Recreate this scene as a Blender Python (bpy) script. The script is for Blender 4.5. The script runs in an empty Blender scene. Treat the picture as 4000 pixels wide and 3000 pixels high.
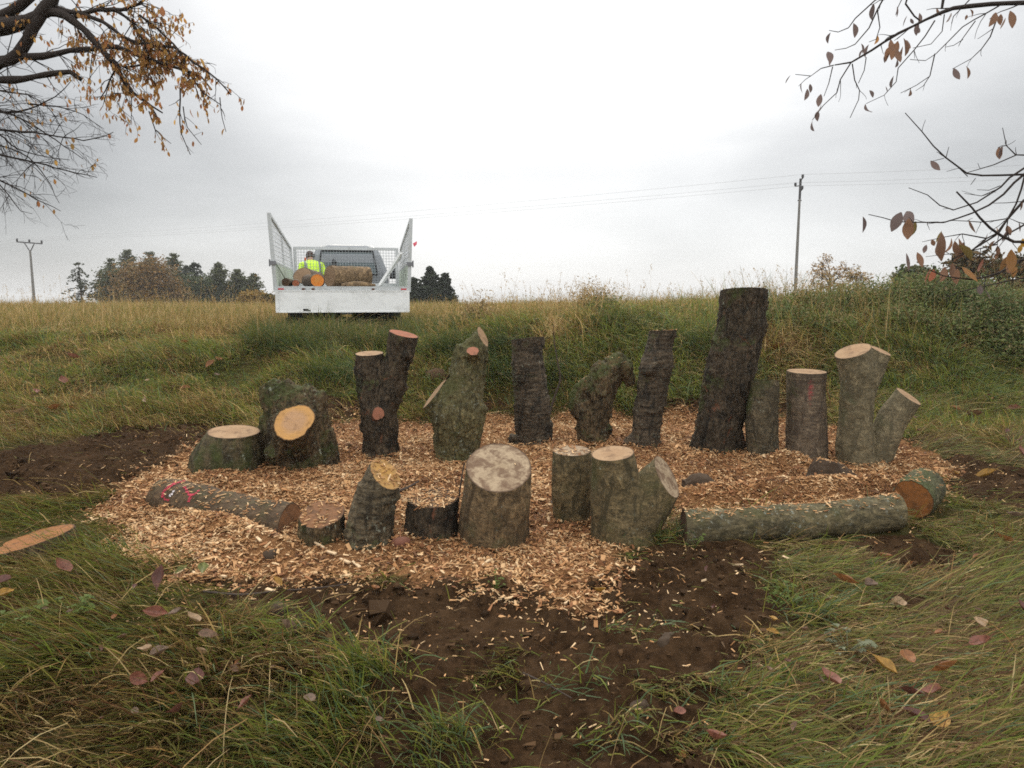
import bpy, bmesh, math, random
import numpy as np
from mathutils import Vector, Matrix
from mathutils.bvhtree import BVHTree

random.seed(7)
rng = np.random.default_rng(11)
SC = bpy.context.scene
COL = SC.collection

# ---------------------------------------------------------------- camera
CAM_H = 1.5
LENS, SENSOR = 25.0, 36.0
PITCH = math.radians(7.03)
FPX = 2212 * LENS / SENSOR            # focal length in the units the layout was measured in
cam_d = bpy.data.cameras.new('camera')
cam_d.lens = LENS; cam_d.sensor_width = SENSOR; cam_d.sensor_fit = 'HORIZONTAL'
cam_d.clip_start = 0.05; cam_d.clip_end = 6000
cam = bpy.data.objects.new('camera', cam_d); COL.objects.link(cam)
cam.location = (0, 0, CAM_H)
cam.rotation_euler = (math.radians(90) - PITCH, 0, 0)
SC.camera = cam

# ---------------------------------------------------------------- sky and sun
SUN_EL, SUN_AZ = math.radians(42), math.radians(-8)     # azimuth from +Y (ahead) towards +X
w = bpy.data.worlds.new('World'); SC.world = w; w.use_nodes = True
nt = w.node_tree; nt.nodes.clear()
def N(t, **k):
    n = nt.nodes.new(t)
    for a, b in k.items(): setattr(n, a, b)
    return n
def sock(s):
    return s.outputs[0] if hasattr(s, 'outputs') else s
def put(n, i, val):
    if isinstance(val, (int, float, tuple)): n.inputs[i].default_value = val
    else: nt.links.new(sock(val), n.inputs[i])
def M(op, a, b=None, c=None, clamp=False):
    n = N('ShaderNodeMath', operation=op); n.use_clamp = clamp
    put(n, 0, a)
    if b is not None: put(n, 1, b)
    if c is not None: put(n, 2, c)
    return n.outputs[0]
def RAMP(val, stops, interp='LINEAR'):
    n = N('ShaderNodeValToRGB'); cr = n.color_ramp; cr.interpolation = interp
    while len(cr.elements) < len(stops): cr.elements.new(0.5)
    for e, (p, c) in zip(cr.elements, stops):
        e.position = p; e.color = c if len(c) == 4 else (*c, 1)
    put(n, 0, val); return n.outputs[0]
def MIX(fac, a, b, blend='MIX'):
    n = N('ShaderNodeMix', data_type='RGBA', blend_type=blend)
    put(n, 0, fac)
    for i, x in ((6, a), (7, b)):
        if isinstance(x, tuple): n.inputs[i].default_value = x if len(x) == 4 else (*x, 1)
        else: nt.links.new(sock(x), n.inputs[i])
    return n.outputs[2]
def NOISE(vec, scale, detail=4, rough=0.55, dist=0.0):
    n = N('ShaderNodeTexNoise'); n.inputs['Scale'].default_value = scale
    n.inputs['Detail'].default_value = detail; n.inputs['Roughness'].default_value = rough
    n.inputs['Distortion'].default_value = dist
    if vec is not None: nt.links.new(sock(vec), n.inputs['Vector'])
    return n.outputs[0]
def MAP(vec, scale=(1, 1, 1), loc=(0, 0, 0), rot=(0, 0, 0)):
    n = N('ShaderNodeMapping'); n.inputs['Scale'].default_value = scale
    n.inputs['Location'].default_value = loc; n.inputs['Rotation'].default_value = rot
    nt.links.new(sock(vec), n.inputs['Vector']); return n.outputs[0]

tc = N('ShaderNodeTexCoord')
sky = N('ShaderNodeTexSky', sky_type='NISHITA'); sky.sun_disc = False
sky.sun_elevation = SUN_EL; sky.sun_rotation = SUN_AZ
bg_clear = N('ShaderNodeBackground'); bg_clear.inputs[1].default_value = 0.1
nt.links.new(sky.outputs[0], bg_clear.inputs[0])
sep = N('ShaderNodeSeparateXYZ'); nt.links.new(tc.outputs['Generated'], sep.inputs[0])
dirn = tc.outputs['Generated']
elev = M('MAXIMUM', sep.outputs[2], 0.0)
# cloud sheets: noise on the direction, drawn out sideways
cv = MAP(dirn, scale=(1.0, 1.0, 3.2))
cl = NOISE(cv, 2.3, 5, 0.5, 0.3)
cl2 = NOISE(MAP(dirn, scale=(1, 1, 4.5), loc=(3, 1, 2)), 6.0, 4, 0.5, 0.2)
gd = Vector((math.sin(-0.02) * math.cos(0.42), math.cos(-0.02) * math.cos(0.42), math.sin(0.42)))
dot = N('ShaderNodeVectorMath', operation='DOT_PRODUCT')
nt.links.new(dirn, dot.inputs[0]); dot.inputs[1].default_value = gd
glow = RAMP(dot.outputs['Value'], [(0.80, (0, 0, 0)), (0.90, (0.30,) * 3), (0.965, (0.85,) * 3), (1.0, (1,) * 3)], 'EASE')
gray_d = Vector((math.sin(-0.62) * math.cos(0.15), math.cos(-0.62) * math.cos(0.15), math.sin(0.15)))
dot2 = N('ShaderNodeVectorMath', operation='DOT_PRODUCT')
nt.links.new(dirn, dot2.inputs[0]); dot2.inputs[1].default_value = gray_d
gloom = RAMP(dot2.outputs['Value'], [(0.85, (0,) * 3), (0.985, (0.75,) * 3), (1.0, (1,) * 3)], 'EASE')
band = RAMP(elev, [(0.0, (0.80,) * 3), (0.06, (0.77,) * 3), (0.15, (0.64,) * 3), (0.30, (0.80,) * 3), (0.6, (1.0,) * 3)], 'EASE')
zen = RAMP(elev, [(0.34, (0,) * 3), (0.75, (1,) * 3)], 'EASE')
lum = M('ADD', band, M('MULTIPLY', glow, 0.42))
lum = M('ADD', lum, M('MULTIPLY', M('SUBTRACT', cl, 0.5), 0.46))
lum = M('ADD', lum, M('MULTIPLY', M('SUBTRACT', cl2, 0.5), 0.16))
lum = M('SUBTRACT', lum, M('MULTIPLY', gloom, 0.27))
lum = M('MULTIPLY', lum, 0.85)
lum = M('ADD', lum, M('MULTIPLY', zen, 0.75))
back = RAMP(M('MULTIPLY', sep.outputs[1], -1.0), [(0.05, (0,) * 3), (0.7, (1,) * 3)])
lum = M('ADD', lum, M('MULTIPLY', back, 0.45))
cloud_col = MIX(M('MULTIPLY', M('SUBTRACT', lum, 0.4), 1.6, clamp=True), (0.972, 0.99, 1.0), (1.0, 1.0, 0.995))
bg_cloud = N('ShaderNodeBackground')
nt.links.new(cloud_col, bg_cloud.inputs[0]); nt.links.new(lum, bg_cloud.inputs[1])
mixs = N('ShaderNodeMixShader'); mixs.inputs[0].default_value = 0.94
nt.links.new(bg_clear.outputs[0], mixs.inputs[1]); nt.links.new(bg_cloud.outputs[0], mixs.inputs[2])
wo = N('ShaderNodeOutputWorld'); nt.links.new(mixs.outputs[0], wo.inputs[0])

sun_d = bpy.data.lights.new('sun', 'SUN'); sun_d.energy = 1.3; sun_d.angle = math.radians(35)
sun_d.color = (1.0, 0.90, 0.74)
sun = bpy.data.objects.new('sun', sun_d); COL.objects.link(sun)
sd = Vector((math.sin(SUN_AZ) * math.cos(SUN_EL), math.cos(SUN_AZ) * math.cos(SUN_EL), math.sin(SUN_EL)))
sun.rotation_euler = sd.to_track_quat('Z', 'Y').to_euler(); sun.location = sd * 50

SC.view_settings.view_transform = 'Standard'; SC.view_settings.look = 'None'
SC.view_settings.exposure = 0.3; SC.view_settings.gamma = 1.0
SC.render.engine = 'CYCLES'
SC.cycles.max_bounces = 6; SC.cycles.diffuse_bounces = 3; SC.cycles.transparent_max_bounces = 6
SC.cycles.filter_width = 1.7
SC.cycles.use_denoising = False

# ---------------------------------------------------------------- numeric helpers
def _h(ix, iy, iz, seed):
    h = (ix.astype(np.int64) * 374761393 + iy.astype(np.int64) * 668265263 + iz.astype(np.int64) * 2147483647 + seed * 1274126177) & 0xffffffff
    h = ((h ^ (h >> 13)) * 1274126177) & 0xffffffff
    h = ((h ^ (h >> 16)) * 2246822519) & 0xffffffff
    h = h ^ (h >> 15)
    return (h & 0xffffff) / float(0xffffff) * 2 - 1
def vnoise(p, seed=0):
    p = np.asarray(p, float)
    if p.shape[-1] == 2: p = np.concatenate([p, np.zeros(p.shape[:-1] + (1,))], -1)
    i = np.floor(p); f = p - i; f = f * f * (3 - 2 * f)
    x, y, z = i[..., 0], i[..., 1], i[..., 2]
    fx, fy, fz = f[..., 0], f[..., 1], f[..., 2]
    r = 0
    for dx in (0, 1):
        for dy in (0, 1):
            for dz in (0, 1):
                wgt = (fx if dx else 1 - fx) * (fy if dy else 1 - fy) * (fz if dz else 1 - fz)
                r = r + wgt * _h(x + dx, y + dy, z + dz, seed)
    return r
def fbm(p, octv=4, seed=0, gain=0.5):
    p = np.asarray(p, float); a, s, t = 1.0, 0, 0
    for k in range(octv):
        s = s + a * vnoise(p * 2 ** k + 17.3 * k, seed + k); t += a; a *= gain
    return s / t
def sstep(a, b, x):
    t = np.clip((x - a) / (b - a), 0, 1); return t * t * (3 - 2 * t)

# ---------------------------------------------------------------- terrain: level ground, a bank, a field falling away behind it
def hgt(x, y):
    x = np.asarray(x, float); y = np.asarray(y, float)
    z = 0.10 * sstep(3.0, 7.5, y)
    y0 = np.interp(x, [-9, -4, -1, 6], [6.8, 7.3, 7.9, 7.5])
    y1 = np.interp(x, [-9, -4, -2, 0, 6], [11.8, 10.8, 10.2, 9.8, 10.2])
    hc = np.interp(x, [-10, -5, -3.6, -1.7, -1.0, 0, 2, 4, 8], [0.84, 0.78, 0.68, 0.70, 0.90, 1.03, 1.06, 1.08, 1.15])
    t = np.clip((y - y0) / (y1 - y0), 0, 1)
    z = z + hc * (0.55 * sstep(0, 1, t) + 0.45 * t)
    top = hc + 0.10
    far = np.interp(y, [0, 10, 12, 20, 30, 40], [0, 0, 0, 0.5, 1.0, 1.0])
    z = np.where(y > y1, z * (1 - far) + far * np.maximum(1.02, 0 * x), z)
    z = z - 0.016 * np.clip(y - 32, 0, None)
    nearf = 1 - sstep(14, 30, y)
    q = np.stack([x, y], -1)
    z = z + nearf * (0.035 * vnoise(q * 0.9, 3) + 0.016 * vnoise(q * 2.7, 5) + 0.007 * vnoise(q * 8, 6))
    bank = sstep(7.4, 9.0, y) * nearf
    z = z + bank * (0.08 * vnoise(q * 1.1 + 5, 8) + 0.05 * vnoise(q * 2.6 + 7, 9))
    return z

CP, SP = math.cos(PITCH), math.sin(PITCH)
def ray(u, v):
    a = (u - 1106) / FPX; b = (829.5 - v) / FPX
    d = Vector((a, CP + b * SP, -SP + b * CP))
    return d
def P(u, v, d):                        # the point seen at (u, v) standing d metres ahead
    r = ray(u, v); return Vector((0, 0, CAM_H)) + r * (d / r.y)
def G(u, v):                           # where that line of sight meets the ground
    r = ray(u, v); r = r / r.y
    ys = np.linspace(1.2, 60, 6000)
    zz = CAM_H + r.z * ys - hgt(r.x * ys, ys)
    k = np.argmax(zz < 0)
    if zz[k] >= 0: k = len(ys) - 1
    y = ys[k]; return Vector((r.x * y, y, float(hgt(r.x * y, y))))

def inpoly(px, py, poly):
    inside = np.zeros(px.shape, bool); n = len(poly); j = n - 1
    for i in range(n):
        xi, yi = poly[i]; xj, yj = poly[j]
        c = ((yi > py) != (yj > py)) & (px < (xj - xi) * (py - yi) / (yj - yi + 1e-12) + xi)
        inside ^= c; j = i
    return inside
def polydist(px, py, poly):
    d = np.full(px.shape, 1e9); n = len(poly)
    for i in range(n):
        ax, ay = poly[i]; bx, by = poly[(i + 1) % n]
        L = (bx - ax) ** 2 + (by - ay) ** 2 + 1e-12
        t = np.clip(((px - ax) * (bx - ax) + (py - ay) * (by - ay)) / L, 0, 1)
        d = np.minimum(d, np.hypot(px - ax - t * (bx - ax), py - ay - t * (by - ay)))
    return np.where(inpoly(px, py, poly), d, -d)
def gpoly(pts): return [tuple(G(u, min(v, 1900))[:2]) for u, v in pts]

CHIP = gpoly([(165,1115),(240,1050),(340,1005),(420,960),(560,940),(720,900),(900,900),(1000,890),(1070,878),(1250,885),(1500,890),(1700,893),(1830,925),(1980,950),(2000,990),(2070,1025),(2050,1060),(1950,1110),(1700,1120),(1480,1120),(1440,1160),(1390,1195),(1340,1250),(1310,1325),(1180,1310),(1050,1290),(900,1285),(720,1272),(480,1272),(390,1256),(300,1190),(210,1155)])
DIRT = [gpoly(p) for p in (
    [(440,1255),(760,1235),(1300,1225),(1400,1165),(1760,1185),(1690,1290),(1650,1400),(1625,1480),(1590,1560),(1580,1850),(760,1850),(800,1500),(790,1420),(660,1400),(550,1330)],
    [(-120,1005),(0,985),(250,935),(420,908),(560,900),(480,980),(340,1030),(160,1095),(0,1085),(-120,1090)],
    [(2030,1000),(2212,1020),(2330,1030),(2330,1095),(2212,1095),(2050,1065)],
    [(1820,1190),(1950,1160),(2100,1175),(2110,1225),(1900,1240)],
    [(690,860),(790,850),(790,900),(700,915)], [(1000,868),(1130,858),(1140,890),(1000,895)], [(1420,872),(1510,868),(1700,880),(1700,900),(1420,895)],
    [(1900,1300),(1990,1300),(1980,1345),(1880,1340)], [(1480,1560),(1640,1540),(1640,1600),(1500,1620)])]

def masks(x, y):
    q = np.stack([x, y], -1)
    wob = 0.16 * vnoise(q * 2.2, 21) + 0.09 * vnoise(q * 6, 22) + 0.05 * vnoise(q * 15, 23)
    dc = polydist(x, y, CHIP) + wob
    chip = sstep(-0.12, 0.22, dc)
    dirt = np.zeros_like(chip)
    for p in DIRT:
        dirt = np.maximum(dirt, sstep(-0.10, 0.10, polydist(x, y, p) + wob))
    dirt = np.maximum(dirt, 0.5 * sstep(0.55, 0.9, fbm(q * 1.3, 3, 31) * 1.6) * (y < 7.2) * (y > 2.6))
    return chip, dirt

# ---------------------------------------------------------------- mesh builder
class MB:
    def __init__(s): s.v = []; s.f = []; s.c = []; s.n = 0
    def add(s, v, f, c=None):
        v = np.asarray(v, float).reshape(-1, 3); f = np.asarray(f, int)
        s.v.append(v); s.f.append(f + s.n); s.n += len(v)
        s.c.append(np.broadcast_to(np.asarray(c if c is not None else (1, 1, 1), float), (len(v), 3)))
    def box(s, x0, x1, y0, y1, z0, z1, c=None):
        v = [(x, y, z) for z in (z0, z1) for y in (y0, y1) for x in (x0, x1)]
        s.add(v, [(0, 2, 3, 1), (4, 5, 7, 6), (0, 1, 5, 4), (2, 6, 7, 3), (0, 4, 6, 2), (1, 3, 7, 5)], c); return s
    def bar(s, p, q, a, b=None, c=None):           # square bar from p to q
        p, q = Vector(p), Vector(q); b = b or a
        d = (q - p).normalized(); u = d.cross(Vector((0, 0, 1)) if abs(d.z) < 0.95 else Vector((0, 1, 0))).normalized(); w_ = d.cross(u)
        v = [p + u * sx * a / 2 + w_ * sy * b / 2 for sx, sy in ((-1, -1), (1, -1), (1, 1), (-1, 1))]
        v += [x + (q - p) for x in v]
        s.add(v, [(0, 1, 2, 3), (7, 6, 5, 4), (0, 4, 5, 1), (1, 5, 6, 2), (2, 6, 7, 3), (3, 7, 4, 0)], c); return s
    def tube(s, pts, rad, n=6, c=None, caps=True):
        v, f, tri = tube_geo(pts, rad, n, caps); b = s.n; s.add(v, f, c)
        if tri is not None: s.f.append(tri + b)
        return s
    def build(s, name, mat, parent=None, smooth=False, origin=None):
        me = bpy.data.meshes.new(name)
        V = np.concatenate(s.v) if s.v else np.zeros((0, 3))
        if origin is not None: V = V - np.asarray(origin, float)
        me.vertices.add(len(V)); me.vertices.foreach_set('co', V.astype(np.float32).ravel())
        loops = np.concatenate([f.ravel() for f in s.f]).astype(np.int32)
        tot = np.concatenate([np.full(len(f), f.shape[1]) for f in s.f]).astype(np.int32)
        me.loops.add(len(loops)); me.loops.foreach_set('vertex_index', loops)
        me.polygons.add(len(tot)); st = np.zeros(len(tot), np.int32); st[1:] = np.cumsum(tot)[:-1]
        me.polygons.foreach_set('loop_start', st); me.polygons.foreach_set('loop_total', tot)
        me.polygons.foreach_set('use_smooth', np.full(len(tot), smooth))
        C = np.concatenate(s.c); at = me.color_attributes.new('col', 'FLOAT_COLOR', 'POINT')
        at.data.foreach_set('color', np.concatenate([C, np.ones((len(C), 1))], 1).astype(np.float32).ravel())
        me.update(calc_edges=True); me.validate()
        if mat: me.materials.append(mat)
        o = bpy.data.objects.new(name, me); COL.objects.link(o)
        if origin is not None and parent is None: o.location = origin
        if parent: o.parent = parent
        return o
def tube_geo(pts, rad, n=6, caps=True):
    p = np.asarray([tuple(q) for q in pts], float); m = len(p); rad = np.broadcast_to(np.asarray(rad, float), (m,))
    t = np.gradient(p, axis=0); t /= np.linalg.norm(t, axis=1, keepdims=True) + 1e-9
    ref = np.array([0, 0, 1.0]) if abs(t[0, 2]) < 0.9 else np.array([1.0, 0, 0])
    u = np.cross(t[0], ref); u /= np.linalg.norm(u); a = np.linspace(0, 2 * np.pi, n, endpoint=False)
    ca, sa = np.cos(a)[:, None], np.sin(a)[:, None]; rings = []
    for i in range(m):
        u = u - t[i] * np.dot(u, t[i]); u /= np.linalg.norm(u) + 1e-9; w_ = np.cross(t[i], u)
        rings.append(p[i] + rad[i] * (ca * u + sa * w_))
    v = np.concatenate(rings); k = np.arange(n)
    f = np.concatenate([np.stack([i * n + k, i * n + (k + 1) % n, i * n + n + (k + 1) % n, i * n + n + k], 1) for i in range(m - 1)])
    if not caps: return v, f, None
    v = np.concatenate([v, p[:1], p[-1:]]); e = (m - 1) * n
    tri = np.concatenate([np.stack([np.full(n, m * n), (k + 1) % n, k], 1), np.stack([np.full(n, m * n + 1), e + k, e + (k + 1) % n], 1)])
    return v, f, tri
def catmull(pts, step):
    p = np.asarray([tuple(q) for q in pts], float)
    if len(p) < 3: k = max(2, int(np.linalg.norm(p[-1][:3] - p[0][:3]) / step) + 1); return np.array([p[0] + (p[-1] - p[0]) * t for t in np.linspace(0, 1, k)])
    e = np.vstack([2 * p[0] - p[1], p, 2 * p[-1] - p[-2]]); out = []
    for i in range(1, len(e) - 2):
        a, b, c, d = e[i - 1], e[i], e[i + 1], e[i + 2]
        k = max(1, int(np.linalg.norm(c[:3] - b[:3]) / step))
        for t in np.arange(k) / k:
            out.append(0.5 * (2 * b + (c - a) * t + (2 * a - 5 * b + 4 * c - d) * t * t + (3 * b - a - 3 * c + d) * t ** 3))
    out.append(p[-1]); return np.array(out)

def tag(o, label, cat, group=None, kind=None):
    if label: o['label'] = label
    if cat: o['category'] = cat
    if group: o['group'] = group
    if kind: o['kind'] = kind
    return o
def empty(name, loc, rz=0.0):
    o = bpy.data.objects.new(name, None); COL.objects.link(o); o.location = loc; o.rotation_euler = (0, 0, rz)
    o.empty_display_size = 0.2; return o

# ---------------------------------------------------------------- materials
def begin(name):
    global nt
    m = bpy.data.materials.new(name); m.use_nodes = True; nt = m.node_tree; nt.nodes.clear(); return m
def finish(colr, rough=0.8, bump=None, bstr=0.4, bdist=0.01, metal=0.0, spec=0.3, transl=None):
    b = N('ShaderNodeBsdfPrincipled')
    if isinstance(colr, tuple): b.inputs['Base Color'].default_value = (*colr, 1)
    else: nt.links.new(sock(colr), b.inputs['Base Color'])
    put(b, 'Roughness', rough) if not isinstance(rough, (int, float)) else setattr(b.inputs['Roughness'], 'default_value', rough)
    b.inputs['Metallic'].default_value = metal; b.inputs['Specular IOR Level'].default_value = spec
    if bump is not None:
        bn = N('ShaderNodeBump'); bn.inputs['Strength'].default_value = bstr; bn.inputs['Distance'].default_value = bdist
        nt.links.new(sock(bump), bn.inputs['Height']); nt.links.new(bn.outputs[0], b.inputs['Normal'])
    out = N('ShaderNodeOutputMaterial'); sh = b.outputs[0]
    if transl:
        t = N('ShaderNodeBsdfTranslucent')
        if isinstance(colr, tuple): t.inputs[0].default_value = (*colr, 1)
        else: nt.links.new(sock(colr), t.inputs[0])
        ms = N('ShaderNodeMixShader'); ms.inputs[0].default_value = transl
        nt.links.new(sh, ms.inputs[1]); nt.links.new(t.outputs[0], ms.inputs[2]); sh = ms.outputs[0]
    nt.links.new(sh, out.inputs[0])
def OBJ(): return N('ShaderNodeTexCoord').outputs['Object']
def ATTR(): return N('ShaderNodeAttribute', attribute_name='col').outputs['Color']
def plain(name, c, rough=0.6, metal=0.0, var=0.15, scale=8.0, dirt=None, dscale=3.0, spec=0.3):
    m = begin(name); o = OBJ(); n = NOISE(o, scale, 5, 0.6)
    colr = MIX(n, tuple(x * (1 - var) for x in c), tuple(min(1, x * (1 + var)) for x in c))
    if dirt:
        d = RAMP(NOISE(o, dscale, 6, 0.65, 0.4), [(0.52, (0, 0, 0)), (0.75, (1, 1, 1))])
        colr = MIX(M('MULTIPLY', d, 0.6), colr, dirt)
    finish(colr, rough, n, 0.15, 0.004, metal, spec); return m
def blade_mat(name, transl=0.3, rough=0.65):
    m = begin(name); finish(ATTR(), rough, transl=transl, spec=0.25); return m

def bark_mat(name, dark, light, style, moss=0.0, lichen=0.0, mossc=(0.045, 0.058, 0.012), axis='Z', lichc=(0.30, 0.32, 0.25), mark=None, raw=0.0):
    m = begin(name); o = OBJ(); light = tuple(x * k_ for x, k_ in zip(light, (1.30, 1.22, 1.10))); dark = tuple(x * 1.15 for x in dark)
    if axis == 'X': o = MAP(o, rot=(0, math.radians(90), 0))
    big = NOISE(o, 5.0, 4, 0.6, 0.3)
    if style == 'band':           # cherry: rings of lenticels round the trunk
        b = NOISE(MAP(o, scale=(4, 4, 46)), 1.0, 5, 0.7, 0.6); f = NOISE(o, 60, 4, 0.7)
    elif style == 'plate':        # old furrowed bark
        b = NOISE(MAP(o, scale=(26, 26, 7)), 1.0, 6, 0.72, 1.2); f = NOISE(o, 70, 4, 0.75)
    else:                          # smooth beech or ash
        b = NOISE(MAP(o, scale=(14, 14, 30)), 1.0, 7, 0.72, 0.5); f = NOISE(o, 75, 4, 0.7)
    spk = NOISE(o, 46, 5, 0.75, 0.2)
    tone = M('ADD', M('MULTIPLY', b, 0.5), M('ADD', M('MULTIPLY', f, 0.25), M('MULTIPLY', spk, 0.25)))
    colr = MIX(RAMP(tone, [(0.43, (0,) * 3), (0.57, (1,) * 3)]), dark, light)
    colr = MIX(RAMP(big, [(0.42, (0,) * 3), (0.66, (0.5,) * 3)]), colr, tuple(x * 0.45 for x in light))
    mid = NOISE(MAP(o, scale=(1, 1, .6)), 17.0, 7, 0.75, 0.8)
    colr = MIX(RAMP(mid, [(0.54, (0,) * 3), (0.62, (0.75,) * 3)]), colr, tuple(min(1, x * 1.5) for x in light))
    colr = MIX(RAMP(NOISE(MAP(o, scale=(1.3, 1.3, .5)), 8.0, 7, 0.75, 0.8), [(0.52, (0,) * 3), (0.59, (0.9,) * 3)]), colr, dark)
    colr = MIX(RAMP(spk, [(0.64, (0,) * 3), (0.72, (0.7,) * 3)]), colr, tuple(min(1, x * 1.8 + .03) for x in light))
    if moss:
        g = N('ShaderNodeNewGeometry'); s2 = N('ShaderNodeSeparateXYZ'); nt.links.new(g.outputs['Normal'], s2.inputs[0])
        mk = M('ADD', NOISE(o, 3.4, 5, 0.65, 0.5), M('MULTIPLY', s2.outputs[2], 0.10))
        mk = M('ADD', mk, M('MULTIPLY', s2.outputs[0], -0.05))
        mk = RAMP(mk, [(0.62 - 0.26 * moss, (0,) * 3), (0.76 - 0.2 * moss, (1,) * 3)])
        mc = MIX(NOISE(o, 40, 4, 0.7), tuple(x * 0.5 for x in mossc), tuple(x * 1.6 for x in mossc))
        colr = MIX(M('MULTIPLY', mk, 0.8), colr, mc)
    if lichen:
        lk = RAMP(NOISE(o, 34, 6, 0.75, 0.5), [(0.66 - 0.12 * lichen, (0,) * 3), (0.70 - 0.1 * lichen, (1,) * 3)])
        lk = M('MULTIPLY', lk, RAMP(NOISE(o, 4.5, 3, 0.6), [(0.42, (0,) * 3), (0.58, (1,) * 3)]))
        colr = MIX(M('MULTIPLY', lk, 0.75), colr, lichc)
    if raw:                        # reddish inner bark where flakes have come away
        rk = RAMP(NOISE(MAP(o, scale=(7, 7, 5)), 1.0, 6, 0.7, 0.8), [(0.60, (0,) * 3), (0.67, (1,) * 3)])
        colr = MIX(M('MULTIPLY', rk, raw), colr, (0.20, 0.065, 0.03))
    if mark:                       # sprayed red forester's mark
        (mx, my, mz), (sx, sy, sz) = mark
        mp = MAP(o, loc=(-mx, -my, -mz)); s3 = N('ShaderNodeSeparateXYZ'); nt.links.new(mp, s3.inputs[0])
        q = M('ADD', M('POWER', M('DIVIDE', s3.outputs[0], sx), 2.0), M('POWER', M('DIVIDE', s3.outputs[2], sz), 2.0))
        fr = M('LESS_THAN', s3.outputs[1], sy)
        mk = M('MULTIPLY', RAMP(M('ADD', M('MULTIPLY', q, 0.55), M('MULTIPLY', NOISE(MAP(o, scale=(1, 1, 2.2)), 26, 6, 0.8), 1.3)), [(0.56, (1,) * 3), (0.78, (0,) * 3)]), fr)
        colr = MIX(M('MULTIPLY', mk, 0.62), colr, (0.42, 0.05, 0.06))
    finish(colr, 0.82, M('ADD', tone, M('MULTIPLY', mid, 0.5)), 1.0, 0.02, spec=0.25); return m
def cut_mat(name, sap, heart, dirtc=(0.10, 0.055, 0.03), dirty=0.3, ring=55.0, hr=0.08):
    m = begin(name); o = OBJ()
    wob = NOISE(o, 5, 3, 0.5)
    s3 = N('ShaderNodeSeparateXYZ'); nt.links.new(o, s3.inputs[0])
    r = M('SQRT', M('ADD', M('POWER', s3.outputs[0], 2.0), M('POWER', s3.outputs[1], 2.0)))
    r = M('ADD', r, M('MULTIPLY', M('SUBTRACT', wob, 0.5), 0.06))
    rings = M('SINE', M('MULTIPLY', r, ring * 6.28))
    hm = RAMP(M('DIVIDE', r, hr * 2), [(0.36, (1,) * 3), (0.56, (0,) * 3)])
    colr = MIX(hm, sap, heart)
    colr = MIX(NOISE(MAP(o, scale=(1, 2.5, 1)), 9, 6, 0.7, 0.6), tuple(x * 0.72 for x in heart), colr)
    colr = MIX(M('MULTIPLY', M('ADD', M('MULTIPLY', rings, 0.5), 0.5), M('MULTIPLY', NOISE(o, 11, 3, 0.6), 0.42)), colr, tuple(x * 0.55 for x in heart))
    saw = NOISE(MAP(o, scale=(9, 120, 9), rot=(0, 0, 0.5)), 1.0, 3, 0.6)
    colr = MIX(M('MULTIPLY', RAMP(saw, [(0.45, (0,) * 3), (0.7, (1,) * 3)]), 0.3), colr, tuple(x * 0.6 for x in sap))
    ang = M('ARCTAN2', s3.outputs[1], s3.outputs[0]); cmb = N('ShaderNodeCombineXYZ'); put(cmb, 0, M('MULTIPLY', M('SINE', ang), 3.0)); put(cmb, 1, M('MULTIPLY', M('COSINE', ang), 3.0)); put(cmb, 2, M('MULTIPLY', r, 2.0))
    crk = RAMP(NOISE(cmb.outputs[0], 2.6, 2, 0.5), [(0.548, (0,) * 3), (0.562, (1,) * 3), (0.576, (0,) * 3)])
    crk = M('MULTIPLY', crk, RAMP(r, [(0.0, (1,) * 3), (0.16, (0.35,) * 3)]))
    colr = MIX(M('MULTIPLY', crk, 0.75), colr, (0.07, 0.04, 0.02))
    colr = MIX(M('MULTIPLY', RAMP(NOISE(o, 4.2, 5, 0.65, 0.5), [(0.52, (0,) * 3), (0.68, (1,) * 3)]), min(.85, 0.25 + 0.55 * dirty)), colr, tuple((.62 if dirty < .9 else .8) * a_ + (.38 if dirty < .9 else .2) * b_ for a_, b_ in zip(dirtc, heart)))
    dk = RAMP(NOISE(o, 13, 6, 0.7, 0.4), [(0.55 - 0.12 * dirty, (0,) * 3), (0.64 - 0.08 * dirty, (1,) * 3)])
    colr = MIX(M('MULTIPLY', dk, min(0.85, 0.35 + dirty * 0.5)), colr, dirtc)
    s4 = N('ShaderNodeSeparateColor'); nt.links.new(ATTR(), s4.inputs[0])
    colr = MIX(s4.outputs[0], tuple(.5 * a_ + .5 * b_ for a_, b_ in zip(dirtc, (0.03, 0.02, 0.012))), colr)
    finish(colr, 0.8, saw, 0.5, 0.004, spec=0.2); return m

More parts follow.
